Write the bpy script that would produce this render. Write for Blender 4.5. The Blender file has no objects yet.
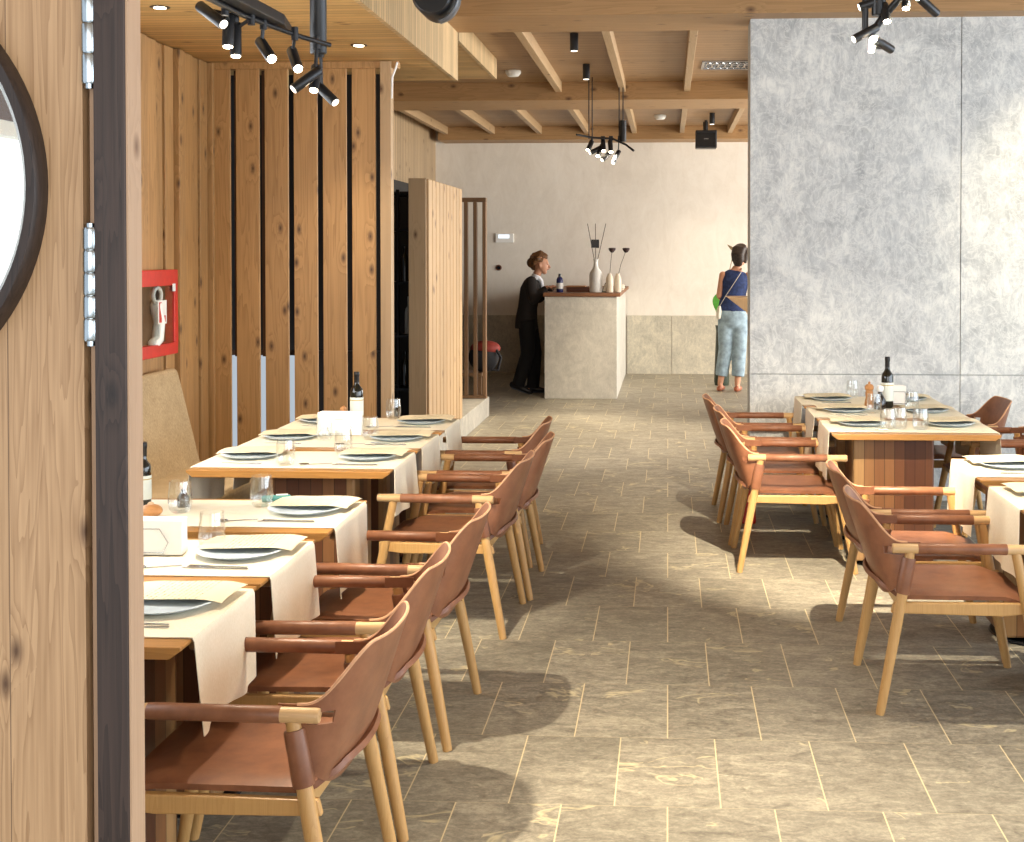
import bpy, bmesh, math, random
from mathutils import Vector, Matrix
random.seed(7)
PI = math.pi
SC = bpy.context.scene
COL = SC.collection

# ------------------------------------------------------------------ colour and materials
def lin(h):
    h = h.lstrip('#')
    out = []
    for i in (0, 2, 4):
        c = int(h[i:i+2], 16) / 255
        out.append(c/12.92 if c <= .04045 else ((c+.055)/1.055)**2.4)
    return (out[0], out[1], out[2], 1)

class NT:
    def __init__(s, name):
        s.m = bpy.data.materials.new(name); s.m.use_nodes = True
        s.t = s.m.node_tree; s.t.nodes.clear()
        s.out = s.t.nodes.new('ShaderNodeOutputMaterial')
    def n(s, typ, **kw):
        nd = s.t.nodes.new(typ)
        for k, v in kw.items(): setattr(nd, k, v)
        return nd
    def l(s, a, b): s.t.links.new(a, b)
    def val(s, sock, v):
        if hasattr(v, 'is_output'): s.l(v, sock)
        else: sock.default_value = v
    def math(s, op, a, b=0.0, c=None):
        nd = s.n('ShaderNodeMath', operation=op)
        s.val(nd.inputs[0], a); s.val(nd.inputs[1], b)
        if c is not None: s.val(nd.inputs[2], c)
        return nd.outputs[0]
    def pos(s):
        return s.n('ShaderNodeTexCoord').outputs['Object']
    def scale(s, vec, sc, off=(0, 0, 0)):
        nd = s.n('ShaderNodeMapping'); s.l(vec, nd.inputs['Vector'])
        nd.inputs['Scale'].default_value = sc
        s.val(nd.inputs['Location'], off)
        return nd.outputs[0]
    def noise(s, vec, scale, detail=4, rough=.55, dist=0):
        nd = s.n('ShaderNodeTexNoise'); s.l(vec, nd.inputs['Vector'])
        nd.inputs['Scale'].default_value = scale; nd.inputs['Detail'].default_value = detail
        nd.inputs['Roughness'].default_value = rough; nd.inputs['Distortion'].default_value = dist
        return nd.outputs[0]
    def ramp(s, fac, stops, interp='LINEAR'):
        nd = s.n('ShaderNodeValToRGB'); s.l(fac, nd.inputs[0])
        cr = nd.color_ramp; cr.interpolation = interp
        while len(cr.elements) < len(stops): cr.elements.new(.5)
        for e, (p, c) in zip(cr.elements, stops):
            e.position = p
            e.color = c if len(c) == 4 else (*c, 1)
        return nd.outputs[0]
    def mix(s, fac, a, b, mode='MIX'):
        nd = s.n('ShaderNodeMix', data_type='RGBA', blend_type=mode)
        s.val(nd.inputs['Factor'], fac); s.val(nd.inputs[6], a); s.val(nd.inputs[7], b)
        return nd.outputs[2]
    def xyz(s, vec):
        nd = s.n('ShaderNodeSeparateXYZ'); s.l(vec, nd.inputs[0]); return nd.outputs
    def bsdf(s, color, rough=.5, metal=0, spec=.5, bump=None, bstr=.2, sheen=0, bdist=.01):
        p = s.n('ShaderNodeBsdfPrincipled')
        s.val(p.inputs['Base Color'], color); s.val(p.inputs['Roughness'], rough)
        p.inputs['Metallic'].default_value = metal
        p.inputs['Specular IOR Level'].default_value = spec
        p.inputs['Sheen Weight'].default_value = sheen
        if bump is not None:
            b = s.n('ShaderNodeBump'); b.inputs['Strength'].default_value = bstr; b.inputs['Distance'].default_value = bdist
            s.l(bump, b.inputs['Height']); s.l(b.outputs[0], p.inputs['Normal'])
        s.l(p.outputs[0], s.out.inputs[0]); return p

def plain(name, hexc, rough=.5, metal=0, spec=.5, var=.06, vscale=20):
    t = NT(name); c = lin(hexc)
    n = t.noise(t.pos(), vscale, 3)
    d = tuple(max(0, x*(1-var*3)) for x in c[:3]) + (1,)
    e = tuple(min(1, x*(1+var*2)) for x in c[:3]) + (1,)
    t.bsdf(t.ramp(n, [(.3, d), (.7, e)]), rough, metal, spec)
    return t.m

def wood(name, light, dark, knot='#4a2a14', axis='z', scale=1.0, plank=None, gap=.006, rough=.5, knots=.5, tint=.18, contrast=1.0, gapdark=.35, ringf=9.0, ringw=.55):
    """grain runs along axis; plank = (axis, pitch) draws board joints across that axis"""
    t = NT(name)
    p = t.pos()
    oi = t.n('ShaderNodeObjectInfo').outputs['Random']
    cmb = t.n('ShaderNodeCombineXYZ')
    for i in range(3): t.val(cmb.inputs[i], t.math('MULTIPLY', oi, 13.7+5*i))
    vec = t.n('ShaderNodeVectorMath', operation='ADD'); t.l(p, vec.inputs[0]); t.l(cmb.outputs[0], vec.inputs[1])
    v = vec.outputs[0]
    plk = None
    if plank:
        ax, pitch = plank
        co = t.math('DIVIDE', t.xyz(p)['XYZ'.index(ax.upper())], pitch)
        cell = t.math('FLOOR', co); fr = t.math('FRACT', co)
        wn = t.n('ShaderNodeTexWhiteNoise', noise_dimensions='1D'); t.l(cell, wn.inputs['W'])
        edge = t.math('MINIMUM', fr, t.math('SUBTRACT', 1.0, fr))
        plk = t.math('LESS_THAN', edge, gap/pitch/2)
        cm2 = t.n('ShaderNodeCombineXYZ')
        for i in range(3): t.val(cm2.inputs[i], t.math('MULTIPLY', wn.outputs['Value'], 9.0+3*i))
        v2 = t.n('ShaderNodeVectorMath', operation='ADD'); t.l(v, v2.inputs[0]); t.l(cm2.outputs[0], v2.inputs[1]); v = v2.outputs[0]
    k = {'x': 0, 'y': 1, 'z': 2}[axis]
    def sc(a, b): return tuple(a if i == k else b for i in range(3))
    # knots: few stretched voronoi cells
    vx = t.xyz(v); o1, o2 = [i for i in range(3) if i != k]
    kc = t.n('ShaderNodeCombineXYZ'); t.l(t.math('MULTIPLY', vx[k], 3.4*scale), kc.inputs[0])
    t.l(t.math('MULTIPLY', t.math('ADD', vx[o1], t.math('MULTIPLY', vx[o2], .83)), 7.0*scale), kc.inputs[1])
    vo = t.n('ShaderNodeTexVoronoi', voronoi_dimensions='2D'); t.l(kc.outputs[0], vo.inputs['Vector']); vo.inputs['Scale'].default_value = 1.0
    d = vo.outputs['Distance']
    sel = t.math('GREATER_THAN', t.xyz(vo.outputs['Color'])[0], 1-knots*.5)
    near = t.math('MULTIPLY', t.math('SUBTRACT', 1.0, t.math('MINIMUM', t.math('MULTIPLY', d, 2.4), 1.0)), sel)
    # grain
    g1 = t.noise(t.scale(v, tuple(s*scale for s in sc(.55, 11))), 1.0, 3, .5, .4)
    rings = t.math('FRACT', t.math('MULTIPLY_ADD', near, 2.2, t.math('MULTIPLY', g1, ringf)))
    g2 = t.noise(t.scale(v, tuple(s*scale for s in sc(2.5, 120))), 1.0, 4, .6)
    fac = t.math('ADD', t.math('MULTIPLY', t.math('POWER', rings, 2.0), ringw*contrast), t.math('MULTIPLY', t.math('SUBTRACT', g2, .35), .8*contrast))
    base = t.mix(t.math('MINIMUM', t.math('MAXIMUM', fac, 0.0), 1.0), lin(light), lin(dark))
    kd = t.math('GREATER_THAN', near, .72)
    kd2 = t.math('MULTIPLY', t.math('MAXIMUM', t.math('SUBTRACT', near, .62), 0.0), 2.6)
    base = t.mix(t.math('MINIMUM', kd2, .9), base, lin(knot))
    var = t.math('MULTIPLY_ADD', oi, tint, 1-tint*.5)
    if plk is not None:
        var = t.math('MULTIPLY', var, t.math('MULTIPLY_ADD', wn.outputs['Value'], tint*1.2, 1-tint*.6))
    hs = t.n('ShaderNodeHueSaturation'); t.l(base, hs.inputs['Color']); t.l(var, hs.inputs['Value'])
    base = hs.outputs[0]
    if plk is not None:
        base = t.mix(t.math('MULTIPLY', plk, 1-gapdark), base, lin('#2a190c'))
    t.bsdf(base, rough, bump=fac, bstr=.12, bdist=.004)
    return t.m

def emit(name, col, strength):
    t = NT(name); e = t.n('ShaderNodeEmission'); e.inputs[0].default_value = (*col, 1); e.inputs[1].default_value = strength
    t.l(e.outputs[0], t.out.inputs[0]); return t.m

def glass_mat(name, col=(1, 1, 1), refl=.06, edge=.55, tintdark=1.0):
    t = NT(name)
    tr = t.n('ShaderNodeBsdfTransparent'); tr.inputs[0].default_value = (*[c*tintdark for c in col], 1)
    gl = t.n('ShaderNodeBsdfGlossy'); gl.inputs['Roughness'].default_value = .03
    gl.inputs[0].default_value = (1, 1, 1, 1)
    lw = t.n('ShaderNodeLayerWeight'); lw.inputs[0].default_value = .35
    f = t.math('MULTIPLY_ADD', t.math('POWER', lw.outputs['Facing'], 2.2), edge, refl)
    mx = t.n('ShaderNodeMixShader'); t.l(f, mx.inputs[0]); t.l(tr.outputs[0], mx.inputs[1]); t.l(gl.outputs[0], mx.inputs[2])
    t.l(mx.outputs[0], t.out.inputs[0]); return t.m

def stone(name, c0, c1, c2, scale=3.0, rough=.5, vein=.5):
    t = NT(name); p = t.pos()
    a = t.noise(p, scale, 10, .74, .7)
    b = t.noise(t.scale(p, (1.9, 1.9, .8), (5, 3, 1)), scale*4, 8, .78, 1.1)
    f = t.math('ADD', t.math('MULTIPLY', a, .55), t.math('MULTIPLY', b, .45))
    base = t.ramp(f, [(.38, lin(c0)), (.5, lin(c1)), (.60, lin(c2))])
    w = t.noise(t.scale(p, (1, 1, 1), (2, 9, 4)), scale*2.2, 5, .6, 2.5)
    vn = t.math('SUBTRACT', 1.0, t.math('MINIMUM', t.math('MULTIPLY', t.math('ABSOLUTE', t.math('SUBTRACT', w, .5)), 26.0), 1.0))
    base = t.mix(t.math('MULTIPLY', vn, vein), base, lin(c2))
    t.bsdf(base, rough, bump=f, bstr=.08)
    return t.m

def floor_mat():
    t = NT('stone_tile_floor'); p = t.pos(); o = t.xyz(p)
    W, T, Y0 = .331, .572, 4.02
    r = t.math('DIVIDE', t.math('SUBTRACT', o[1], Y0), T)
    row = t.math('FLOOR', r); fr = t.math('FRACT', r)
    par = t.math('FLOORED_MODULO', row, 2.0)
    q = t.math('DIVIDE', o[0], W)
    q = t.math('ADD', q, t.math('MULTIPLY', t.math('SUBTRACT', 1.0, par), .5))
    cx = t.math('FLOOR', q); fx = t.math('FRACT', q)
    ex = t.math('MULTIPLY', t.math('MINIMUM', fx, t.math('SUBTRACT', 1.0, fx)), W)
    ey = t.math('MULTIPLY', t.math('MINIMUM', fr, t.math('SUBTRACT', 1.0, fr)), T)
    jx = t.math('LESS_THAN', ex, .0022); jy = t.math('LESS_THAN', ey, .0022)
    cm = t.n('ShaderNodeCombineXYZ'); t.l(cx, cm.inputs[0]); t.l(row, cm.inputs[1])
    wn = t.n('ShaderNodeTexWhiteNoise', noise_dimensions='3D'); t.l(cm.outputs[0], wn.inputs['Vector'])
    off = t.n('ShaderNodeVectorMath', operation='SCALE'); t.l(wn.outputs['Color'], off.inputs[0]); off.inputs['Scale'].default_value = 17
    v = t.n('ShaderNodeVectorMath', operation='ADD'); t.l(p, v.inputs[0]); t.l(off.outputs[0], v.inputs[1]); v = v.outputs[0]
    a = t.noise(t.scale(v, (1, 2.2, 1)), 5.0, 8, .7, 1.2); b = t.noise(v, 70, 5, .75)
    b2 = t.noise(t.scale(v, (1, 1.6, 1)), 19, 5, .7, 1.5)
    f = t.math('ADD', t.math('ADD', t.math('MULTIPLY', a, .40), t.math('MULTIPLY', b2, .32)), t.math('MULTIPLY', b, .28))
    base = t.ramp(f, [(.39, lin('#6b665a')), (.5, lin('#8f897a')), (.61, lin('#b1aa97'))])
    # pale mineral veins
    w = t.noise(t.scale(v, (1.6, 3.2, 1)), 1.5, 3, .5, 1.6)
    vn = t.math('SUBTRACT', 1.0, t.math('MINIMUM', t.math('MULTIPLY', t.math('ABSOLUTE', t.math('SUBTRACT', w, .42)), 34.0), 1.0))
    msk = t.math('GREATER_THAN', t.noise(v, 2.6, 3), .56)
    base = t.mix(t.math('MULTIPLY', t.math('MULTIPLY', vn, msk), .75), base, lin('#cfc39d'))
    hs = t.n('ShaderNodeHueSaturation'); t.l(base, hs.inputs['Color'])
    t.l(t.math('MULTIPLY_ADD', wn.outputs['Value'], .22, .89), hs.inputs['Value'])
    base = t.mix(t.math('MULTIPLY', jy, .35), hs.outputs[0], lin('#c9bc98'))
    base = t.mix(t.math('MULTIPLY', jx, .9), base, lin('#d8c9a0'))
    rg = t.math('MULTIPLY_ADD', b, .25, .36)
    t.bsdf(base, rg, spec=.4, bump=f, bstr=.1, bdist=.004)
    return t.m

def fabric(name, c0, c1, sc=220, rough=.95):
    t = NT(name); p = t.pos()
    a = t.noise(t.scale(p, (1, 1, .35)), sc, 2, .7); b = t.noise(p, 9, 3)
    f = t.math('ADD', t.math('MULTIPLY', a, .75), t.math('MULTIPLY', b, .25))
    t.bsdf(t.ramp(f, [(.35, lin(c0)), (.65, lin(c1))]), rough, spec=.15, bump=a, bstr=.25, bdist=.002)
    return t.m

def leather_mat():
    t = NT('tan_leather'); p = t.pos()
    oi = t.n('ShaderNodeObjectInfo').outputs['Random']
    a = t.noise(p, 14, 5, .6); b = t.noise(p, 400, 2)
    base = t.ramp(a, [(.3, lin('#714730')), (.7, lin('#8c5d41'))])
    hs = t.n('ShaderNodeHueSaturation'); t.l(base, hs.inputs['Color']); t.l(t.math('MULTIPLY_ADD', oi, .16, .92), hs.inputs['Value'])
    t.bsdf(hs.outputs[0], .42, spec=.45, bump=b, bstr=.08, bdist=.002)
    return t.m

def paper_mat():
    t = NT('menu_paper'); o = t.xyz(t.pos())
    # rows of faint grey strokes, no legible characters
    ln = t.math('GREATER_THAN', t.math('SINE', t.math('MULTIPLY', o[0], 420.0)), .35)
    n = t.math('GREATER_THAN', t.noise(t.scale(t.pos(), (60, 190, 1)), 1.0, 2), .52)
    inx = t.math('LESS_THAN', t.math('ABSOLUTE', o[0]), .085); iny = t.math('LESS_THAN', t.math('ABSOLUTE', o[1]), .1)
    m = t.math('MULTIPLY', t.math('MULTIPLY', ln, n), t.math('MULTIPLY', inx, iny))
    t.bsdf(t.mix(t.math('MULTIPLY', m, .8), lin('#e6dabb'), lin('#7d705a')), .8, spec=.2)
    return t.m

def stave_mat():
    t = NT('stave_wood'); p = t.pos(); o = t.xyz(p)
    co = t.math('DIVIDE', t.math('ADD', o[0], t.math('MULTIPLY', o[1], .73)), .055); cell = t.math('FLOOR', co); fr = t.math('FRACT', co)
    wn = t.n('ShaderNodeTexWhiteNoise', noise_dimensions='1D'); t.l(cell, wn.inputs['W'])
    c = t.ramp(wn.outputs['Value'], [(0, lin('#583422')), (.45, lin('#7b4f31')), (.75, lin('#9c7248')), (1, lin('#b48f60'))])
    g = t.noise(t.scale(p, (90, 90, 3)), 1.0, 3)
    c = t.mix(t.math('MULTIPLY', g, .35), c, lin('#2e1608'))
    j = t.math('LESS_THAN', fr, .05)
    t.bsdf(t.mix(t.math('MULTIPLY', j, .8), c, lin('#1a0d05')), .4)
    return t.m

MAT = {}
MAT['floor'] = floor_mat()
MAT['leather'] = leather_mat()
MAT['leather_edge'] = plain('leather_edge', '#c99a74', .6)
MAT['chair_wood'] = wood('ash_wood', '#bf975f', '#a47a45', axis='z', scale=2.5, knots=0, contrast=.6, tint=.08, rough=.4)
MAT['arm_wood'] = wood('ash_wood_arm', '#c9a678', '#b08a59', axis='x', scale=2.5, knots=0, contrast=.6, tint=.08, rough=.4)
MAT['table'] = wood('oak_tabletop', '#ac7c42', '#875e2d', axis='x', scale=1.5, knots=0, contrast=.8, tint=.05, rough=.35)
MAT['stave'] = stave_mat()
MAT['black_metal'] = plain('black_metal', '#1b1b1d', .4, .6, var=.03)
MAT['lamp_black'] = plain('lamp_black', '#26272a', .35, .3, var=.03)
MAT['steel'] = plain('steel', '#b9bcc0', .25, 1.0, var=.03)
MAT['hinge'] = plain('zinc_steel', '#aeb8be', .22, 1.0, var=.05)
MAT['cloth'] = fabric('linen_cloth', '#e6dcc3', '#f2ead6', 300, .9)
MAT['paper'] = paper_mat()
MAT['napkin'] = plain('napkin_paper', '#f2f0ea', .8, var=.01)
MAT['plate'] = plain('plate_glaze', '#ccdbe8', .3, var=.04)
MAT['bench'] = fabric('beige_tweed', '#9c8768', '#bfa986', 160)
MAT['board'] = wood('larch_board', '#bd925e', '#8b6435', '#3f2210', 'z', 1.0, knots=.75, contrast=.8)
MAT['soffit'] = wood('soffit_plank', '#cca56a', '#a07c44', axis='x', plank=('y', .075), gap=.007, knots=.25, contrast=.7, tint=.28)
MAT['fascia'] = wood('fascia_board', '#cdb083', '#a58657', axis='z', plank=('y', .06), gap=.006, knots=.25, contrast=.7, tint=.28)
MAT['ceiling'] = wood('ceiling_plank', '#a3835f', '#7a5d3e', axis='x', plank=('y', .13), gap=.007, knots=.3, contrast=.7, tint=.15)
MAT['beam'] = wood('beam_timber', '#ad875b', '#84643a', axis='x', knots=.5, contrast=.75)
MAT['joist'] = wood('joist_timber', '#b39671', '#93764e', axis='y', knots=.2, contrast=.6)
MAT['clad'] = wood('cladding_board', '#b89e7c', '#937a55', axis='z', plank=('y', .1), gap=.014, knots=.5, contrast=.5, gapdark=.1)
MAT['boxfront'] = wood('box_wood', '#bb9c76', '#97794f', axis='z', knots=.6, contrast=.5)
MAT['darkwood'] = wood('dark_slat', '#7d5f43', '#5a4029', axis='z', knots=.2, contrast=.6)
MAT['door'] = wood('door_larch', '#c3a079', '#84603c', '#4b2f1b', 'z', 1.7, knots=.7, contrast=1.2, tint=.05, plank=('x', .115), gap=.0015, ringf=15, ringw=.34)
MAT['jamb_dark'] = wood('jamb_stained', '#42332c', '#201713', '#17100e', 'z', 2.0, knots=.8, contrast=1.0, tint=.05)
MAT['jamb_light'] = wood('jamb_pale', '#b7977a', '#9b7c60', '#6b4a32', 'z', 2.0, knots=.4, contrast=.5, tint=.05)
MAT['ring'] = wood('porthole_ring', '#3a2d26', '#1d1512', '#120c0a', 'z', 2.5, knots=.1, contrast=1.0, tint=.02)
MAT['panel_stone'] = stone('panel_stone', '#9fa3a6', '#c3c6c6', '#e4e5e1', 2.6, .55, .55)
MAT['dado'] = stone('dado_stone', '#9f9a8c', '#b8b2a1', '#d2cab4', 3.5, .5, .4)
MAT['counter'] = stone('counter_stone', '#b1aea6', '#c2bfb6', '#d2cec4', 5.5, .5, .2)
MAT['plaster'] = stone('plaster', '#d9d1c4', '#e2dbcf', '#e8e2d7', .7, .9, .05)
MAT['white_wall'] = plain('white_wall', '#dcd9d0', .9, var=.02, vscale=2)
MAT['grey_wall'] = plain('grey_wall', '#b9bcba', .9, var=.04, vscale=2)
MAT['brown_wall'] = plain('brown_wall', '#4d331d', .8, var=.1, vscale=4)
MAT['shadow_gap'] = plain('shade_black', '#0f0c0a', .7, var=.05)  # near-black colour stands in for shade behind the slats and in the recess
MAT['glass'] = glass_mat('clear_glass', (.97, .98, .98), .07, .7)
MAT['pane'] = glass_mat('window_glass', (.96, .98, .97), .05, .4)
MAT['bottle'] = plain('dark_bottle_glass', '#10130f', .08, spec=.8, var=.02)
MAT['foil'] = plain('bottle_foil', '#15120f', .35, .3, var=.02)
MAT['label'] = plain('bottle_label', '#dfe5dc', .7, var=.02)
MAT['label_gold'] = plain('label_band', '#b9a25a', .5, var=.02)
MAT['red'] = plain('red_enamel', '#c92a1e', .4, var=.04)
MAT['white'] = plain('white_gloss', '#eeeeea', .4, var=.01)
MAT['mill'] = wood('mill_wood', '#c08a55', '#9a6434', axis='x', scale=4, knots=0, contrast=.5, tint=.05)
MAT['cap_pale'] = plain('pale_cap', '#d9b690', .6)
MAT['vinegar'] = plain('dark_vinegar', '#120a07', .1, spec=.7)
MAT['teal'] = plain('teal_case', '#3f8d8a', .4)
MAT['phone_black'] = plain('phone_black', '#151617', .2)
MAT['green'] = emit('exit_green', (.05, .75, .25), 1.1)
MAT['lens'] = emit('lamp_lens', (1.0, .84, .58), 26)
MAT['lens_soft'] = emit('lamp_lens_soft', (1.0, .9, .74), 3)
MAT['screen'] = emit('panel_screen', (.85, .93, 1.0), .9)
MAT['daylight'] = emit('daylight_pane', (.95, .98, 1.0), 1.35)
MAT['daylight_dim'] = emit('daylight_dim_pane', (.80, .90, 1.0), .42)
MAT['bracket_grey'] = plain('bracket_grey', '#6a6c70', .4, .3)
MAT['ceramic'] = plain('white_ceramic', '#d8d8d4', .35, var=.03)
MAT['ceramic_beige'] = plain('beige_ceramic', '#d3c6b2', .5, var=.04)
MAT['blue_bottle'] = plain('blue_bottle', '#20265a', .3)
MAT['reed'] = plain('reed', '#4d4034', .8)
MAT['pod'] = plain('poppy_pod', '#3d2a2a', .8)
MAT['tray'] = plain('tray_wood', '#6b3d26', .5)
MAT['desk_top'] = wood('desk_top_wood', '#7d5233', '#5a3820', axis='x', knots=.1, contrast=.5)
MAT['leaf'] = plain('green_leaf', '#4f9a34', .5)
MAT['dry_leaf'] = plain('dry_leaf', '#7d6a4a', .8)
MAT['dark_green'] = plain('dark_green_glaze', '#26301f', .4)
MAT['pack_black'] = plain('pack_fabric', '#1b1b20', .8)
MAT['pack_red'] = plain('pack_red', '#8a3027', .7)
MAT['step'] = stone('step_stone', '#8f8c84', '#a09d94', '#b5b1a6', 5, .6, .2)
# people
MAT['skin'] = plain('skin', '#c08d70', .55, var=.03)
MAT['hair_brown'] = plain('hair_brown', '#66421f', .6, var=.25, vscale=60)
MAT['hair_dark'] = plain('hair_dark', '#33261f', .55, var=.25, vscale=60)
MAT['suit'] = plain('dark_suit', '#262221', .85, var=.06, vscale=60)
MAT['trouser'] = plain('black_trousers', '#131214', .9, var=.05)
MAT['shirt'] = plain('white_shirt', '#dfe3ea', .8)
MAT['shoe'] = plain('black_shoe', '#17161a', .4)
MAT['sole'] = plain('shoe_sole', '#6c7684', .6)
MAT['navy'] = plain('navy_top', '#22335f', .85, var=.15, vscale=25)
MAT['denim'] = plain('pale_denim', '#8ea3b0', .9, var=.12, vscale=14)
MAT['loafer'] = plain('brown_loafer', '#9c5a3e', .5)
MAT['bag'] = plain('pale_bag', '#cfcabb', .6)
MAT['strap'] = plain('bag_strap', '#8c8478', .6)
MAT['lip'] = plain('lip', '#9b5a50', .5)
MAT['eye'] = plain('eye_dark', '#1d1613', .3)

# ------------------------------------------------------------------ mesh collector
class MB:
    def __init__(s): s.v = []; s.f = []
    def add(s, vs, fs):
        b = len(s.v); s.v += [tuple(v) for v in vs]; s.f += [tuple(b+i for i in f) for f in fs]; return s
    def box(s, x0, x1, y0, y1, z0, z1):
        vs = [(x0,y0,z0),(x1,y0,z0),(x1,y1,z0),(x0,y1,z0),(x0,y0,z1),(x1,y0,z1),(x1,y1,z1),(x0,y1,z1)]
        return s.add(vs, [(3,2,1,0),(4,5,6,7),(0,1,5,4),(1,2,6,5),(2,3,7,6),(3,0,4,7)])
    def tube(s, pts, rad, n=14, cap=True, squash=None, up=(0, 0, 1), rnd=False):
        """round tube through pts; rad a number, list, or list of (a, b)"""
        pts = [Vector(p) for p in pts]
        if not isinstance(rad, (list, tuple)): rad = [rad]*len(pts)
        rad = [(r, r) if not isinstance(r, (tuple, list)) else r for r in rad]
        if rnd:   # hemispherical ends
            d0 = (pts[0]-pts[1]).normalized(); d1 = (pts[-1]-pts[-2]).normalized()
            r0, r1 = rad[0], rad[-1]; A = []; RA = []; B = []; RB = []
            for k in range(1, 4):
                a = k/4*PI/2
                A.insert(0, pts[0]+d0*min(r0)*math.sin(a)); RA.insert(0, (r0[0]*math.cos(a), r0[1]*math.cos(a)))
                B.append(pts[-1]+d1*min(r1)*math.sin(a)); RB.append((r1[0]*math.cos(a), r1[1]*math.cos(a)))
            pts = A+pts+B; rad = RA+rad+RB
        up = Vector(up); vs = []; fs = []
        prev = None
        for i, p in enumerate(pts):
            t = (pts[min(i+1, len(pts)-1)]-pts[max(i-1, 0)]).normalized()
            if prev is None:
                u = t.cross(up)
                if u.length < 1e-3: u = t.cross(Vector((1, 0, 0))) if abs(t.x) < .9 else t.cross(Vector((0, 1, 0)))
                u.normalize()
            else:
                u = (prev - t*prev.dot(t)).normalized()
            prev = u; w = t.cross(u)
            for k in range(n):
                a = 2*PI*k/n
                vs.append(p+u*rad[i][0]*math.cos(a)+w*rad[i][1]*math.sin(a))
        for i in range(len(pts)-1):
            for k in range(n):
                a, b = i*n+k, i*n+(k+1) % n
                fs.append((a, b, b+n, a+n))
        if cap:
            fs.append(tuple(range(n))[::-1]); m = (len(pts)-1)*n; fs.append(tuple(m+k for k in range(n)))
        return s.add(vs, fs)
    def lathe(s, prof, c=(0, 0, 0), n=24, sx=1, sy=1):
        """prof list of (r, z) from bottom to top"""
        vs = []; fs = []
        for r, z in prof:
            for k in range(n):
                a = 2*PI*k/n; vs.append((c[0]+r*sx*math.cos(a), c[1]+r*sy*math.sin(a), c[2]+z))
        for i in range(len(prof)-1):
            for k in range(n):
                a, b = i*n+k, i*n+(k+1) % n; fs.append((a, b, b+n, a+n))
        if prof[0][0] > 1e-5: fs.append(tuple(range(n))[::-1])
        if prof[-1][0] > 1e-5: m = (len(prof)-1)*n; fs.append(tuple(m+k for k in range(n)))
        return s.add(vs, fs)
    def sphere(s, c, r, n=16, m=10):
        r = r if isinstance(r, (tuple, list)) else (r, r, r)
        vs = []; fs = []
        for i in range(m+1):
            t = PI*i/m-PI/2
            for k in range(n):
                a = 2*PI*k/n
                vs.append((c[0]+r[0]*math.cos(t)*math.cos(a), c[1]+r[1]*math.cos(t)*math.sin(a), c[2]+r[2]*math.sin(t)))
        for i in range(m):
            for k in range(n):
                a, b = i*n+k, i*n+(k+1) % n; fs.append((a, b, b+n, a+n))
        return s.add(vs, fs)
    def prism(s, poly, a0, a1, axis='y'):
        """poly in the two other axes, extruded along axis"""
        n = len(poly)
        def P(p, a): return {'x': (a, p[0], p[1]), 'y': (p[0], a, p[1]), 'z': (p[0], p[1], a)}[axis]
        vs = [P(p, a0) for p in poly]+[P(p, a1) for p in poly]
        fs = [tuple(range(n)), tuple(range(2*n-1, n-1, -1))]+[(i, i+n, (i+1) % n+n, (i+1) % n) for i in range(n)]
        return s.add(vs, fs)
    def shell(s, fn, nu, nv, th, skip=None):
        """thick sheet: fn(u, v) -> point, u, v in 0..1"""
        P = [[Vector(fn(i/nu, j/nv)) for j in range(nv+1)] for i in range(nu+1)]
        N = [[None]*(nv+1) for _ in range(nu+1)]
        for i in range(nu+1):
            for j in range(nv+1):
                a = P[min(i+1, nu)][j]-P[max(i-1, 0)][j]; b = P[i][min(j+1, nv)]-P[i][max(j-1, 0)]
                N[i][j] = a.cross(b).normalized()
        b0 = len(s.v); idx = {}
        for sgn in (0, 1):
            for i in range(nu+1):
                for j in range(nv+1):
                    idx[(sgn, i, j)] = len(s.v); s.v.append(tuple(P[i][j]+N[i][j]*(th/2 if sgn else -th/2)))
        keep = {(i, j) for i in range(nu) for j in range(nv) if not (skip and skip((i+.5)/nu, (j+.5)/nv, (P[i][j]+P[i+1][j+1])/2))}
        for (i, j) in keep:
            q = [(i, j), (i+1, j), (i+1, j+1), (i, j+1)]
            s.f.append(tuple(idx[(1, *c)] for c in q)); s.f.append(tuple(idx[(0, *c)] for c in q[::-1]))
            for (c0, c1, nb) in ((q[0], q[1], (i, j-1)), (q[1], q[2], (i+1, j)), (q[2], q[3], (i, j+1)), (q[3], q[0], (i-1, j))):
                if nb not in keep:
                    s.f.append((idx[(0, *c0)], idx[(0, *c1)], idx[(1, *c1)], idx[(1, *c0)]))
        return s
    def mesh(s, name, mat, smooth=False):
        me = bpy.data.meshes.new(name); me.from_pydata(s.v, [], s.f)
        bm = bmesh.new(); bm.from_mesh(me)
        bmesh.ops.remove_doubles(bm, verts=bm.verts, dist=1e-6)
        loose = [v for v in bm.verts if not v.link_faces]
        bmesh.ops.delete(bm, geom=loose, context='VERTS')
        bmesh.ops.recalc_face_normals(bm, faces=bm.faces)
        if smooth:
            for f in bm.faces: f.smooth = True
            for e in bm.edges:
                if len(e.link_faces) == 2 and e.calc_face_angle(0) > .7: e.smooth = False
        bm.to_mesh(me); bm.free()
        if mat: me.materials.append(MAT[mat] if isinstance(mat, str) else mat)
        return me
    def build(s, name, mat, parent=None, smooth=False, bevel=0, loc=None):
        o = bpy.data.objects.new(name, s.mesh(name, mat, smooth)); COL.objects.link(o)
        if parent is not None: o.parent = parent
        if loc is not None: o.location = loc
        if bevel:
            b = o.modifiers.new('bevel', 'BEVEL'); b.width = bevel; b.segments = 2; b.limit_method = 'ANGLE'
        return o
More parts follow.
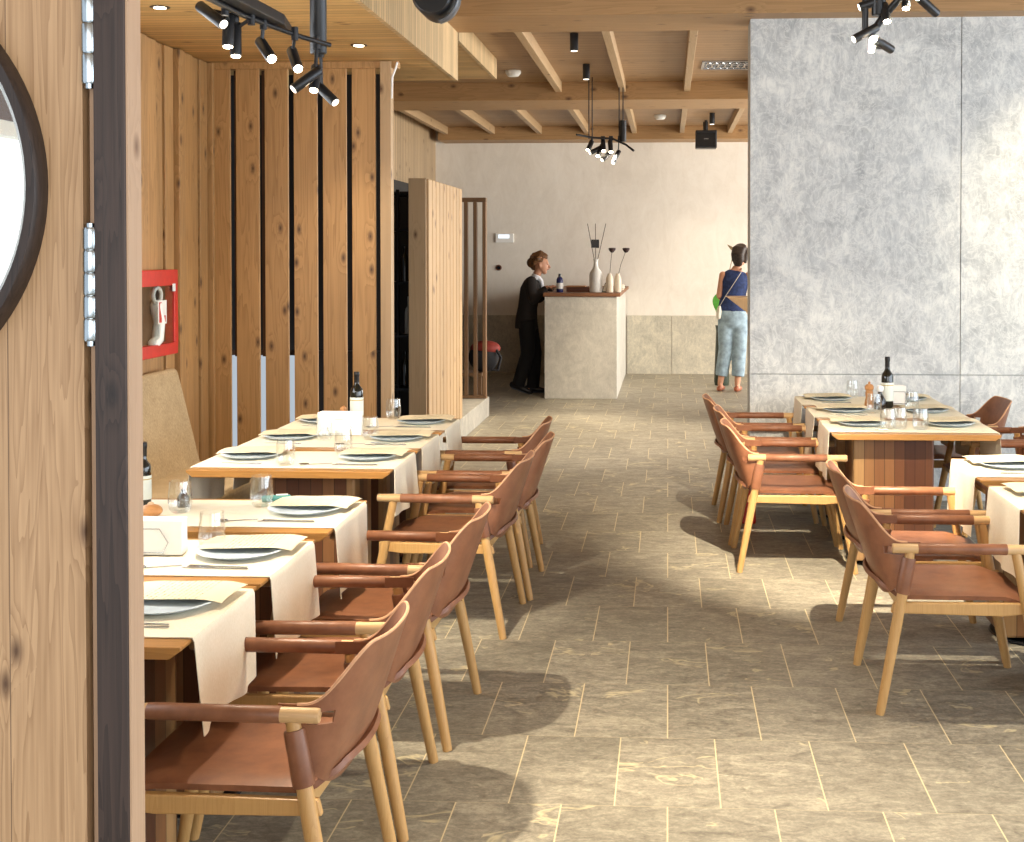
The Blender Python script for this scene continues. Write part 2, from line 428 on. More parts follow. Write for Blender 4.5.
    def fused(s, name, mat, parent=None, voxel=.012, smooth=6):
        """all shapes melted into one continuous surface"""
        o = s.build(name, mat)
        r = o.modifiers.new('r', 'REMESH'); r.mode = 'VOXEL'; r.voxel_size = voxel
        if smooth:
            k = o.modifiers.new('s', 'SMOOTH'); k.iterations = smooth; k.factor = .5
        dg = bpy.context.evaluated_depsgraph_get(); dg.update()
        me = bpy.data.meshes.new_from_object(o.evaluated_get(dg))
        o.modifiers.clear(); o.data = me
        for p in me.polygons: p.use_smooth = True
        if not me.materials: me.materials.append(MAT[mat])
        if parent is not None: o.parent = parent
        return o

def tag(o, label, cat, group=None):
    o['label'] = label; o['category'] = cat
    if group: o['group'] = group
    return o
def thing(name, label, cat, loc=(0, 0, 0), rz=0, group=None):
    o = bpy.data.objects.new(name, None); COL.objects.link(o); o.empty_display_size = .05
    o.location = loc; o.rotation_euler = (0, 0, rz)
    return tag(o, label, cat, group)
def struct(o, label=None):
    o['kind'] = 'structure'
    if label: o['label'] = label
    return o
KIDS = {}
def copy_tree(o, parent=None):
    c = o.copy(); COL.objects.link(c)
    if parent is not None: c.parent = parent
    for ch in list(o.children): copy_tree(ch, c)
    return c
def place(proto, used, loc, rz, label, group=None):
    o = copy_tree(proto) if proto.name in used else proto
    used.add(proto.name)
    o.location = loc; o.rotation_euler = (0, 0, rz); o['label'] = label
    if group: o['group'] = group
    return o
USED = set()
# ------------------------------------------------------------------ camera
F = 1302.0; YAW = math.radians(3.15); PITCH = math.radians(1.0)
cam = bpy.data.cameras.new('camera'); co = bpy.data.objects.new('camera', cam); COL.objects.link(co)
co.location = (0, 0, 1.72); co.rotation_euler = (PI/2-PITCH, 0, YAW)
cam.sensor_fit = 'HORIZONTAL'; cam.sensor_width = 36; cam.lens = F/1024*36
cam.shift_x = (512+F*math.tan(YAW)-668)/1024
cam.shift_y = (253-(421-F*math.tan(PITCH)/math.cos(YAW)))/1024
cam.clip_start = .05; cam.clip_end = 100
SC.camera = co

# ------------------------------------------------------------------ setting: floor, ceiling, walls
XL, XR, YB = -3.11, 6.0, 18.55
struct(MB().box(-3.6, XR, -2.5, YB+.2, -.12, 0).build('floor', 'floor'), 'grey stone floor of staggered rectangular tiles with pale joints')
struct(MB().box(-3.6, XR, -2.5, YB+.2, 3.475, 3.6).build('ceiling', 'ceiling'), 'timber plank ceiling between the joists')
for i, (y0, y1, z) in enumerate([(3.2, 3.85, 3.35), (8.92, 9.6, 3.35), (13.36, 14.25, 3.29), (18.0, YB, 3.29)]):
    b = MB().box(-3.2, XR, y0, y1, z, 3.48).build('ceiling_beam', 'beam', bevel=.008)
    struct(b)
for k in range(-5, 6):
    x = .20+.656*k-.01
    for (y0, y1) in ((9.6, 13.36), (14.25, 18.0)):
        if y0 < 11 and x < -1.6: continue
        struct(MB().box(x-.032, x+.032, y0, y1, 3.37, 3.48).build('ceiling_joist', 'joist', bevel=.004))
# lowered soffit over the left tables, with vertical boards on its edge
sf = struct(MB().box(-3.3, -1.585, 1.9, 9.6, 3.0, 3.03).build('ceiling_soffit', 'soffit'), 'lowered plank soffit above the left row of tables')
MB().box(-1.585, -1.555, 1.9, 9.6, 2.995, 3.48).build('fascia', 'fascia', sf)
sf2 = struct(MB().box(-3.3, -1.58, 9.6, 11.75, 3.30, 3.33).build('ceiling_soffit', 'soffit'), 'second shallow soffit beyond the first beam')
MB().box(-1.58, -1.55, 9.6, 11.75, 3.295, 3.48).build('fascia', 'fascia', sf2)
# back wall
wb = struct(MB().box(-3.4, XR, YB, YB+.2, .0, 3.5).build('wall_back', 'plaster'), 'pale plaster back wall')
d = MB()
for x0, x1 in ((-3.3, -1.47), (-.58, .05), (.056, .95), (.956, 2.4)):
    d.box(x0, x1, YB-.02, YB, 0, .83)
d.build('dado', 'dado', wb)
# right stone partition of big slabs
X0, YP = .573, 9.14
wp = struct(MB().box(X0+.012, XR, YP+.02, YP+.3, 0, 3.35).build('wall_right_partition', 'grey_wall'), 'grey stone slab partition on the right')
for (x0, x1) in ((X0, 2.02), (2.026, 3.8), (3.806, XR)):
    for (z0, z1) in ((0, .872), (.878, 3.352)):
        MB().box(x0, x1, YP, YP+.02, z0, z1).build('stone_slab', 'panel_stone', wp)
MB().box(X0, X0+.012, YP+.02, YP+.3, 0, 3.35).build('edge_strip', 'grey_wall', wp)
# left wall towards the entrance, with an assumed tall bright window
wl = struct(MB().box(XL-.2, XL-.02, 1.84, 2.6, 0, 3.1).box(XL-.2, XL-.02, 6.6, 9.0, 0, 3.1).box(XL-.2, XL-.02, 2.6, 6.6, 2.35, 3.1).box(XL-.2, XL-.02, 2.6, 6.6, 0, .25)
            .build('wall_left', 'brown_wall'))
w1 = struct(MB().box(XL-.14, XL-.12, 2.6, 6.6, .25, 2.35).build('assumed_window_1', 'daylight'), 'assumed tall bright frosted window')
fr = MB()
for y in (2.6, 3.9, 5.2, 6.53): fr.box(XL-.12, XL-.03, y, y+.07, .25, 2.35)
fr.box(XL-.12, XL-.03, 2.6, 6.6, 2.28, 2.35).box(XL-.12, XL-.03, 2.6, 6.6, .25, .32)
fr.build('window_frame', 'white_wall', w1)
# boards of the left side wall
ws = struct(MB().box(XL-.02, XL-.005, 6.62, 8.75, 0, 3.0).build('wall_left_boarding', 'brown_wall'), 'vertical larch boards on the left side wall')
y = 6.64; k = 0
while y < 8.66:
    w = (.135, .10, .15, .115)[k % 4]; th = (.034, .062, .045, .026)[k % 4]
    MB().box(XL-.004, XL+th, y, min(y+w, 8.7), 0, 2.995).build('board', 'board', ws, bevel=.004)
    y += w+.024; k += 1
# slatted wall facing the room
YS = 8.62
wf = struct(MB().box(-3.1, -1.80, YS-.005, YS+.07, 2.955, 2.999).build('wall_slatted', 'board'), 'slatted wall of wide larch boards with open gaps')
for k in range(6):
    x0 = -3.10+.1975*k
    MB().box(x0, x0+.160, YS, YS+.022, 0, 2.955).build('board', 'board', wf, bevel=.004)
MB().box(-1.915, -1.842, YS-.03, YS+.06, 0, 2.998).build('post', 'boxfront', wf, bevel=.004)
struct(MB().box(-3.3, -2.0, 9.25, 9.32, 1.02, 3.0).build('wall_behind_slats', 'shadow_gap'))  # coloured black so the open gaps look shaded
struct(MB().box(-3.3, -2.52, 9.0, 9.02, .1, 1.0).build('assumed_window_3', 'daylight_dim'), 'assumed low lit window behind the left slats')  # assumed window, a glowing pane added to make the slat gaps pale
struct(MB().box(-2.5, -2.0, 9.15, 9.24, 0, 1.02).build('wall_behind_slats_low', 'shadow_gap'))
for x0, x1 in ((-2.93, -2.86), (-2.74, -2.68)):
    MB().box(x0, x1, YS+.05, YS+.09, 1.02, 2.95).build('batten', 'brown_wall', wf)
# boarded left wall of the rear hall
wr = struct(MB().box(-3.45, -3.36, 9.4, YB, 0, 3.475).build('wall_left_rear', 'brown_wall'), 'boarded upper part of the rear left wall')
MB().box(-3.36, -3.33, 9.4, YB, 2.52, 3.475).build('cladding', 'clad', wr)
struct(MB().box(-3.36, -2.9, 11.9, 18.0, 0, 2.5).build('wall_left_rear_recess', 'shadow_gap'), 'black block standing in for the shaded recess under the boarded wall')
# raised stone step with the boarded screen on it
XS = -1.885
struct(MB().box(-2.9, XS, 10.1, 13.65, 0, .205).build('floor_step', 'step', bevel=.006), 'low raised stone platform under the wooden screens')

# ------------------------------------------------------------------ unseen right glazing added for daylight, and entrance side
wrs = struct(MB().box(XR, XR+.15, -2.5, YB, 0, .3).box(XR, XR+.15, -2.5, YB, 3.05, 3.6).build('wall_right', 'white_wall'))
fr = MB()
for y in [-2.5+1.75*k for k in range(13)]: fr.box(XR, XR+.08, y-.04, y+.04, .3, 3.05)
struct(fr.build('added_glazing_frame', 'black_metal'))  # unseen mullions, added to go with the right-hand daylight
wl2 = struct(MB().box(-3.6, -1.95, 1.82, 1.95, 0, 3.5).build('wall_front', 'white_wall'))

# ------------------------------------------------------------------ entrance door, jamb and porthole
dr = bpy.data.objects.new('door_1', None); COL.objects.link(dr); struct(dr, 'light larch door with a round porthole, folded open at the left'); dr.location = (-.822, 1.8, 0)
cx, cz, R = -.384, 1.815, .33
def holed(x0, x1, z0, z1, y0, y1, r, n=72):
    m = MB(); vs = []; fs = []
    for k in range(n):
        a = 2*PI*k/n; c, s_ = math.cos(a), math.sin(a)
        tx = ((x1-cx) if c > 0 else (x0-cx))/c if abs(c) > 1e-6 else 1e9
        tz = ((z1-cz) if s_ > 0 else (z0-cz))/s_ if abs(s_) > 1e-6 else 1e9
        t = min(tx, tz)
        for yy in (y0, y1):
            vs += [(cx+c*r, yy, cz+s_*r), (cx+c*t, yy, cz+s_*t)]
    for k in range(n):
        a, b = 4*k, 4*((k+1) % n)
        fs += [(a, b, b+1, a+1), (a+2, a+3, b+3, b+2), (a, a+2, b+2, b), (a+1, b+1, b+3, a+3)]
    return m.add(vs, fs)
holed(-.98, -.004, .01, 2.6, 0, .05, R-.03).build('door_leaf', 'door', dr)
prof = [(R-.03, .06), (R-.03, -.012), (R-.018, -.03), (R-.004, -.034), (R, -.028), (R, .002), (R-.022, .002), (R-.022, .06)]
m = MB(); n = 96; vs = []; fs = []
for k in range(n):
    a = 2*PI*k/n
    for r, yy in prof: vs.append((cx+r*math.cos(a), yy, cz+r*math.sin(a)))
q = len(prof)
for k in range(n):
    for j in range(q):
        a = k*q+j; b = k*q+(j+1) % q; c = ((k+1) % n)*q+(j+1) % q; e = ((k+1) % n)*q+j
        fs.append((a, b, c, e))
ring = m.add(vs, fs).build('porthole_ring', 'ring', dr, smooth=True)
g = MB(); nn = 64
g.prism([(cx+(R-.03)*math.cos(2*PI*k/nn), cz+(R-.03)*math.sin(2*PI*k/nn)) for k in range(nn)], .02, .026, 'y').build('glass_pane', 'pane', ring)
# hinge: stacked knuckles with a pin, three of them on the leaf
for z0, z1 in ((1.957, 2.30), (1.595, 1.756), (.25, .42)):
    hm = MB(); nk = 8 if z1-z0 > .2 else 5; h = (z1-z0)/nk
    for i in range(nk): hm.lathe([(0, i*h+.001), (.0095, i*h+.001), (.0105, i*h+.004), (.0105, (i+1)*h-.003), (.0095, (i+1)*h), (0, (i+1)*h)], (.009, -.006, z0), 18)
    hm.lathe([(0, -.006), (.006, -.006), (.006, z1-z0+.006), (0, z1-z0+.006)], (.009, -.006, z0), 14)
    hm.build('hinge', 'hinge', dr, smooth=True)
# jamb: dark stained face and pale lining
jb = bpy.data.objects.new('door_1_frame', None); COL.objects.link(jb); struct(jb, 'dark stained door post with a pale lining strip'); jb.location = (-.822, 1.8, 0)
MB().box(.0, .016, .014, .05, 0, 2.6).build('rebate_strip', 'jamb_light', jb)
MB().box(.0165, .0625, -.012, .026, 0, 2.6).build('post_face', 'jamb_dark', jb, bevel=.002)
MB().box(.0627, .0655, -.010, .036, 0, 2.6).build('lining', 'jamb_light', jb)
struct(MB().box(-1.95, -.86, 1.86, 1.95, 2.62, 3.5).build('wall_front_header', 'white_wall'))

# ------------------------------------------------------------------ wooden screens on the step
bx = thing('boarded_screen', 'tall boxed screen clad in narrow vertical wooden boards on the stone platform', 'screen', (0, 0, 0))
MB().box(-2.045, XS-.02, 10.18, 11.9, .206, 2.31).build('box_body', 'boxfront', bx, bevel=.004)
yy = 10.20
for k in range(10):
    MB().box(XS-.02, XS, yy, yy+.145, .206, 2.305).build('board', 'boxfront', bx, bevel=.005); yy += .168
ls = thing('slat_screen', 'open dark wooden slat screen standing on the platform behind the boarded box', 'screen', (0, 0, 0))
MB().box(-2.52, XS, 13.42, 13.50, 2.25, 2.295).build('top_rail', 'darkwood', ls, bevel=.004)
MB().box(-2.52, XS, 13.42, 13.50, .206, .24).build('bottom_rail', 'darkwood', ls, bevel=.004)
for k in range(7):
    x = XS-.038-.096*k
    MB().box(x, x+.036, 13.42, 13.50, .24, 2.25).build('slat', 'darkwood', ls, bevel=.003)

# metal pole and shelf in the dark recess between post and screen
struct(MB().box(-3.36, -2.06, 11.95, 12.0, .206, 2.29).build('wall_recess_shade', 'shadow_gap'))  # black panel added for the darkness of the recess
sh = thing('wine_shelf', 'dark metal shelf with upright poles in the gap behind the slatted wall', 'shelf', (-2.27, 10.9, .206))
for x in (-.01, .13): MB().tube([(x, 0, 0), (x, 0, 2.05)], .016, 10).build('pole', 'black_metal', sh, smooth=True)
for z in (.35, .8, 1.25, 1.7, 2.0): MB().box(-.16, .18, -.02, .3, z, z+.02).build('shelf_board', 'black_metal', sh)
for i, (x, z, h) in enumerate([(-.02, .372, .3), (.06, .822, .32), (-.03, 1.272, .3)]):
    o = MB().lathe([(0, 0), (.036, 0), (.037, .18), (.03, .215), (.014, .24), (.014, h), (0, h)], (0, 0, 0), 16).build('bottle', 'grey_wall' if i == 1 else 'bottle', smooth=True, loc=(-2.24+x*.4, 11.05, z+.206))
    tag(o, ['dark bottle on the low shelf behind the slatted wall', 'pale bottle standing on the middle shelf behind the slatted wall', 'dark bottle on the upper shelf behind the slatted wall'][i], 'bottle', 'bottles on the wine shelf')
# ------------------------------------------------------------------ chairs
def sstep(a, b, x):
    t = max(0, min(1, (x-a)/(b-a))); return t*t*(3-2*t)
def make_chair():
    t = thing('dining_armchair', 'chair', 'chair')
    # seat: slung leather pad
    def seat(u, v):
        a = 1-sstep(0, .16, u); y = (-.25+.5*v)*(1-.16*a*a); x = -.285+.545*u-.035*a*math.sin(PI*v)**.7
        z = .440-.018*math.sin(PI*u)*math.sin(PI*v)-.030*sstep(.80, 1, u)+.034*a*a
        z -= .012*(sstep(.9, 1, v)+1-sstep(0, .1, v))
        return (x, y, z)
    MB().shell(seat, 26, 18, .016).build('seat', 'leather', t, smooth=True)
    # shell backrest with wings
    def back(u, v):
        w = 2*u-1; s, c = math.sin(w*PI/2), max(0, math.cos(w*PI/2))
        zb = .415+.075*abs(w)**2
        zt = .638+.134*(1-sstep(.42, 1.0, abs(w)))
        z = zb+(.592-zb)*v/.6 if v < .6 else .592+.030*(v-.6)/.15 if v < .75 else .622+(zt-.622)*(v-.75)/.25
        q = (z-.415)/.38
        xc = -.272-.135*max(0, q)**.9; xs = -.205
        x = xs+(xc-xs)*c**.60
        y = .266*(1 if s >= 0 else -1)*abs(s)**.85*(1-.04*max(0, q))
        return (x, y, z)
    b = MB().shell(back, 72, 20, .007, lambda u, v, p: .72 < abs(2*u-1) < .97 and .6 < v < .75).build('backrest', 'leather', t, smooth=True)
    for sy in (-1, 1):   # leather band running on from the wing to the arm sleeve
        MB_ = MB().shell(lambda u, v: (-.25+.095*u, sy*(.2535-.004*u), .603+(.637-.603)*v), 8, 4, .005)
        MB_.build('wing_band', 'leather', b, smooth=True)
    rim = MB()
    rim.tube([back(i/64, 1) for i in range(65)], .0045, 6)
    rim.build('piping', 'leather_edge', b, smooth=True)
    for sy in (-1, 1):
        # rear leg with leather sleeve, front leg
        p0 = Vector((-.31, sy*.295, 0)); p1 = Vector((-.195, sy*.264, .602))
        lg = MB().tube([p0, p0.lerp(p1, .04), p0.lerp(p1, .55), p1], [.016, .0172, .0212, .0185], 14).build('leg', 'chair_wood', t, smooth=True)
        MB().tube([p0.lerp(p1, .745), p0.lerp(p1, .755), p0.lerp(p1, .955), p0.lerp(p1, .965)], [.026, .0275, .0265, .025], 14).build('leg_sleeve', 'leather', lg, smooth=True)
        p0 = Vector((.31, sy*.295, 0)); p1 = Vector((.195, sy*.264, .602))
        MB().tube([p0, p0.lerp(p1, .04), p0.lerp(p1, .6), p1], [.016, .0172, .0212, .018], 14).build('leg', 'chair_wood', t, smooth=True)
        # armrest: wooden rod, leather sleeve between the ends
        ar = MB().tube([(-.262, sy*.270, .617), (-.258, sy*.270, .617), (.262, sy*.268, .617), (.266, sy*.268, .617)], [.0165, .0185, .0185, .0165], 16).build('armrest', 'arm_wood', t, smooth=True)
        MB().tube([(-.168, sy*.2695, .617), (-.166, sy*.2695, .617), (.158, sy*.2685, .617), (.16, sy*.2685, .617)], [.019, .0205, .0205, .019], 16).build('arm_sleeve', 'leather', ar, smooth=True)
    # frame under the seat
    fm = MB()
    for sy in (-1, 1):
        fm.prism([(-.265, .372), (.15, .365), (.262, .378), (.262, .415), (-.255, .412)], sy*.243, sy*.268, 'y')
    fm.box(-.225, -.195, -.243, .243, .365, .405); fm.box(.22, .25, -.243, .243, .37, .408)
    fm.build('seat_frame', 'chair_wood', t, bevel=.005)
    return t
chair = make_chair()
CH = [  # x, y, rz, label, group
    (-1.085, 3.32, PI-.02, 'tan leather armchair nearest the door, large in the bottom left corner', 'armchairs of the left row'),
    (-1.09, 4.03, PI+.03, 'tan leather armchair second from the door in the left row', 'armchairs of the left row'),
    (-1.06, 4.74, PI-.03, 'tan leather armchair third from the door in the left row, before the gap', 'armchairs of the left row'),
    (-1.03, 6.05, PI-.04, 'tan leather armchair fourth in the left row, its whole near arm showing beyond the gap', 'armchairs of the left row'),
    (-0.99, 6.69, PI, 'tan leather armchair fifth in the left row, between the fourth and the last', 'armchairs of the left row'),
    (-1.06, 7.35, PI, 'tan leather armchair farthest from the door in the left row', 'armchairs of the left row'),
    (1.10, 5.17, 0, 'tan leather armchair nearest in the right foreground with its four legs showing', 'armchairs in the right foreground'),
    (1.11, 5.82, 0, 'tan leather armchair directly behind the right foreground one', 'armchairs in the right foreground'),
    (0.695, 7.31, 0, 'tan leather armchair at the left of the front table before the stone wall', 'armchairs at the left of the far right tables'),
    (0.68, 7.96, 0, 'tan leather armchair at the left of the middle table before the stone wall', 'armchairs at the left of the far right tables'),
    (0.63, 8.61, .02, 'tan leather armchair left of the rear table, closest to the stone wall edge', 'armchairs at the left of the far right tables'),
    (2.02, 7.34, PI+.03, 'tan leather armchair right of the front table, cut by the frame edge', 'armchairs at the right of the far right tables'),
    (1.80, 8.55, PI+.03, 'tan leather armchair right of the rear table, back rising before the stone wall', 'armchairs at the right of the far right tables'),
    (1.97, 7.94, PI, 'tan leather armchair right of the middle table, mostly hidden behind the front table', 'armchairs at the right of the far right tables'),
]
for x, y, r, lb, gp in CH: place(chair, USED, (x, y, 0), r, lb, gp)

# ------------------------------------------------------------------ tables, runners, place settings
TH = .745
def make_table(L, D, px, pw):
    t = thing('dining_table', 'table', 'table')
    # top with an undercut edge
    h = .032
    MB().prism([(-L/2+.03, TH-h), (L/2-.03, TH-h), (L/2, TH-.010), (L/2, TH), (-L/2, TH), (-L/2, TH-.010)], -D/2, D/2, 'y').build('tabletop', 'table', t, bevel=.003)
    MB().box(px-pw/2, px+pw/2, -.17, .17, .028, TH-h).build('pedestal', 'stave', t, bevel=.012)
    MB().lathe([(0, 0), (.225, 0), (.235, .006), (.23, .014), (.1, .026), (0, .026)], (px, 0, .001), 40).build('base_plate', 'black_metal', t, smooth=True)
    return t
def make_runner(L, D, drop, amp=.012, seed=0):
    rnd = random.Random(seed); ph = [rnd.uniform(0, 6) for _ in range(4)]
    T = L/2+.008; tot = L+2*drop
    def fn(u, v):
        s = -tot/2+tot*u; y = (v-.5)*D; a = abs(s); sg = 1 if s > 0 else -1
        r = .007
        if a <= T-r: x, z = s, TH+.0028
        elif a <= T-r+r*PI/2:
            an = (a-(T-r))/r; x = sg*(T-r+r*math.sin(an)); z = TH+.0028-r*(1-math.cos(an))
        else:
            e = a-(T-r+r*PI/2); k = e/drop
            x = sg*(T+k*(.012+amp*math.sin(y*19+ph[0]+sg)+amp*.5*math.sin(y*41+ph[1]))); z = TH+.0028-r-e
            y += .012*k*math.sin(y*11+ph[2])
        return (x, y, z)
    return MB().shell(fn, 120, 26, .0022)
def make_plate():
    t = thing('dinner_plate', 'plate', 'plate')
    MB().lathe([(0, .0015), (.075, .0015), (.085, .0), (.09, .001), (.135, .016), (.139, .0185), (.136, .0195), (.09, .0065), (0, .005)], (0, 0, 0), 48).build('plate_body', 'plate', t, smooth=True)
    return t
def make_menu():
    def fn(u, v):
        x = -.155+.31*u; y = -.10+.20*v
        # rests on the rim, sags past it
        r = math.hypot(x, y)
        z = .0235-.010*max(0, (r-.139)/.06)**1.4+.002*math.sin(x*20)
        return (x, y, z)
    return MB().shell(fn, 20, 26, .0009)
def make_fork():
    m = MB(); L = .19
    m.prism([(-.003, 0), (.003, 0), (.0045, .12), (-.0045, .12)], .0, .0025, 'z')   # handle in local x/y -> along y
    m.prism([(-.0045, .12), (.0045, .12), (.011, .14), (.011, .152), (-.011, .152), (-.011, .14)], .0, .0025, 'z')
    for k in range(4):
        x = -.0095+.0063*k; m.prism([(x-.0016, .152), (x+.0016, .152), (x+.001, L), (x-.001, L)], .0, .0025, 'z')
    return m
def make_knife():
    return MB().prism([(-.0045, 0), (.0045, 0), (.004, .105), (.010, .115), (.009, .18), (.003, .212), (-.002, .205), (-.0035, .11)], 0, .0035, 'z')
def make_spoon():
    m = MB().prism([(-.003, 0), (.003, 0), (.0035, .11), (-.0035, .11)], 0, .0025, 'z')
    m.lathe([(0, .0), (.012, .001), (.017, .006), (.0165, .0068), (.011, .0025), (0, .0018)], (0, .128, 0), 20, sx=.95, sy=1.45)
    return m
def make_glass():
    t = thing('water_glass', 'glass', 'glass')
    MB().lathe([(0, 0), (.030, 0), (.040, .012), (.0445, .038), (.0425, .077), (.038, .118), (.0367, .118), (.041, .077), (.0428, .039), (.038, .014), (.028, .008), (0, .007)], (0, 0, 0), 32).build('glass_bowl', 'glass', t, smooth=True)
    return t
def single(name, mb, mat, cat, smooth=False, bevel=0):
    return tag(mb.build(name, mat, smooth=smooth, bevel=bevel), name, cat)
plate = make_plate(); glass = make_glass()
menu = single('menu_sheet', make_menu(), 'paper', 'menu', True)
fork = single('dinner_fork', make_fork(), 'steel', 'fork', bevel=.0006)
knife = single('table_knife', make_knife(), 'steel', 'knife', bevel=.0006)
spoon = single('dessert_spoon', make_spoon(), 'steel', 'spoon', True)
protoL = make_table(.925, .60, .075, .40)
protoR = make_table(.90, .60, -.10, .44)
TZ = TH+.0048
rj = random.Random(3)
def setting(cx, cy, side, table, end, has=('plate', 'menu', 'fork', 'knife', 'spoon')):
    """side +1: diner sits at +x and faces -x"""
    r = rj.uniform(-.07, .07)
    if 'plate' in has: place(plate, USED, (cx, cy, TZ), 0, f'blue grey plate at the {end} of the {table}', 'plates on the tables')
    if 'menu' in has: place(menu, USED, (cx+.015*side, cy+.085, TZ), r, f'cream menu sheet at the {end} of the {table}', 'menus on the plates')
    rz = PI/2 if side > 0 else -PI/2
    fy = -.165 if side > 0 else .165
    if 'fork' in has: place(fork, USED, (cx+.08*side, cy-.175, TZ), rz+rj.uniform(-.25, .05), f'steel fork at the {end} of the {table}', 'forks on the tables')
    if 'knife' in has: place(knife, USED, (cx+.09*side, cy-.200, TZ), rz+rj.uniform(-.05, .1), f'steel knife at the {end} of the {table}', 'knives on the tables')
    if 'spoon' in has: place(spoon, USED, (cx-.13*side, cy-.16, TZ), rz+.35, f'small steel spoon at the {end} of the {table}', 'spoons on the tables')
LT = [  # x centre, y centre, name
    (-1.665, 3.44, 'left row table nearest the door'),
    (-1.66, 4.06, 'second left row table'),
    (-1.645, 4.76, 'third left row table before the gap'),
    (-1.70, 6.02, 'fourth left row table past the gap'),
    (-1.695, 6.65, 'fifth left row table'),
    (-1.69, 7.31, 'last left row table'),
]
for i, (x, y, nm) in enumerate(LT):
    place(protoL, USED, (x, y, 0), 0, 'oak stave-pedestal table: '+nm, 'tables of the left row')
    L = .925
    o = make_runner(L, .48, .255 if i < 3 else .22, .010, i).build('table_runner', 'cloth', smooth=True, loc=(x, y+.012, 0))
    tag(o, 'cream linen runner on the '+nm, 'runner', 'runners on the left row')
    setting(x+.285, y+.05, 1, nm, 'aisle end')
    if i >= 3: setting(x-.28, y+.06, -1, nm, 'bench end', has=('plate', 'menu', 'fork'))
def G(x, y, lb): place(glass, USED, (x, y, TZ), rj.uniform(0, 6), lb, 'stemless water glasses')
RT = [
    (1.335, 7.36, .90, 'front table before the stone wall'),
    (1.325, 7.99, .90, 'middle table before the stone wall'),
    (1.315, 8.62, .90, 'rear table at the stone wall'),
    (1.79, 5.95, .90, 'second table at the right edge'),
    (1.79, 5.23, .90, 'nearest table at the right edge'),
]
for i, (x, y, L, nm) in enumerate(RT):
    place(protoR, USED, (x, y, 0), 0, 'oak stave-pedestal table: '+nm, 'tables on the right')
    o = make_runner(L, .48, .27, .009, 20+i).build('table_runner', 'cloth', smooth=True, loc=(x, y+.012, 0))
    tag(o, 'cream linen runner on the '+nm, 'runner', 'runners on the right')
    setting(x-.24, y+.05, -1, nm, 'left end', has=('plate', 'menu', 'fork') if i < 3 else ('plate', 'menu', 'fork', 'knife'))
    if i < 3: setting(x+.25, y+.06, 1, nm, 'right end', has=('plate', 'menu'))
G(-1.50, 4.20, 'water glass on the second left row table beside the napkin holder')
G(-1.555, 4.90, 'water glass standing in the middle of the third left row table')
G(-1.825, 4.77, 'water glass beside the dark cruet on the third left row table')
G(-1.748, 5.86, 'water glass on the bench side of the fourth left row table')
G(-1.563, 6.19, 'water glass in the middle of the fourth left row table')
G(-1.781, 6.66, 'water glass left of the white napkin block on the fifth left row table')
G(-1.546, 6.69, 'water glass right of the white napkin block on the fifth left row table')
G(-1.604, 7.53, 'water glass alone on the last left row table')
G(1.205, 7.20, 'left glass of the close pair on the front table before the stone wall')
G(1.275, 7.26, 'right glass of the close pair on the front table before the stone wall')
G(1.385, 7.22, 'single glass right of the pair on the front table before the stone wall')
G(1.25, 7.97, 'water glass on the middle table in front of the mill')
G(1.50, 8.10, 'water glass on the middle table right of the wine bottle')
G(1.235, 8.80, 'water glass on the rear table left of the wooden mill')
# wine bottles
def wine(x, y, z, lb, h=.32, r=.037):
    t = thing('wine_bottle', lb, 'bottle', (x, y, z))
    MB().lathe([(0, .004), (.02, .001), (r-.003, 0), (r, .004), (r, .60*h), (r*.93, .66*h), (r*.55, .72*h), (.0145, .77*h), (.0135, .93*h), (.0155, .935*h), (.0155, .96*h), (.013, .965*h), (.013, h), (0, h)], (0, 0, 0), 32).build('bottle_body', 'bottle', t, smooth=True)
    MB().lathe([(.0142, .79*h), (.0152, .79*h), (.0148, .90*h), (.0165, .93*h), (.0165, .985*h), (.0145, 1.003*h), (0, 1.003*h)], (0, 0, 0), 24).build('foil_cap', 'foil', t, smooth=True)
    MB().lathe([(r+.0006, .14*h), (r+.0014, .14*h), (r+.0014, .50*h), (r+.0006, .50*h)], (0, 0, 0), 32).build('paper_label', 'label', t, smooth=True)
    MB().lathe([(r+.0016, .44*h), (r+.002, .44*h), (r+.002, .455*h), (r+.0016, .455*h)], (0, 0, 0), 32).build('label_band', 'label_gold', t, smooth=True)
    return t
wine(1.374, 8.24, TZ, 'dark wine bottle with pale label before the stone wall')
wine(-1.78, 7.36, TZ, 'dark wine bottle behind the napkin block near the slatted wall', .29)
wine(-1.995, 4.84, TZ, 'dark slim bottle at the bench end of the third left row table', .25, .03)
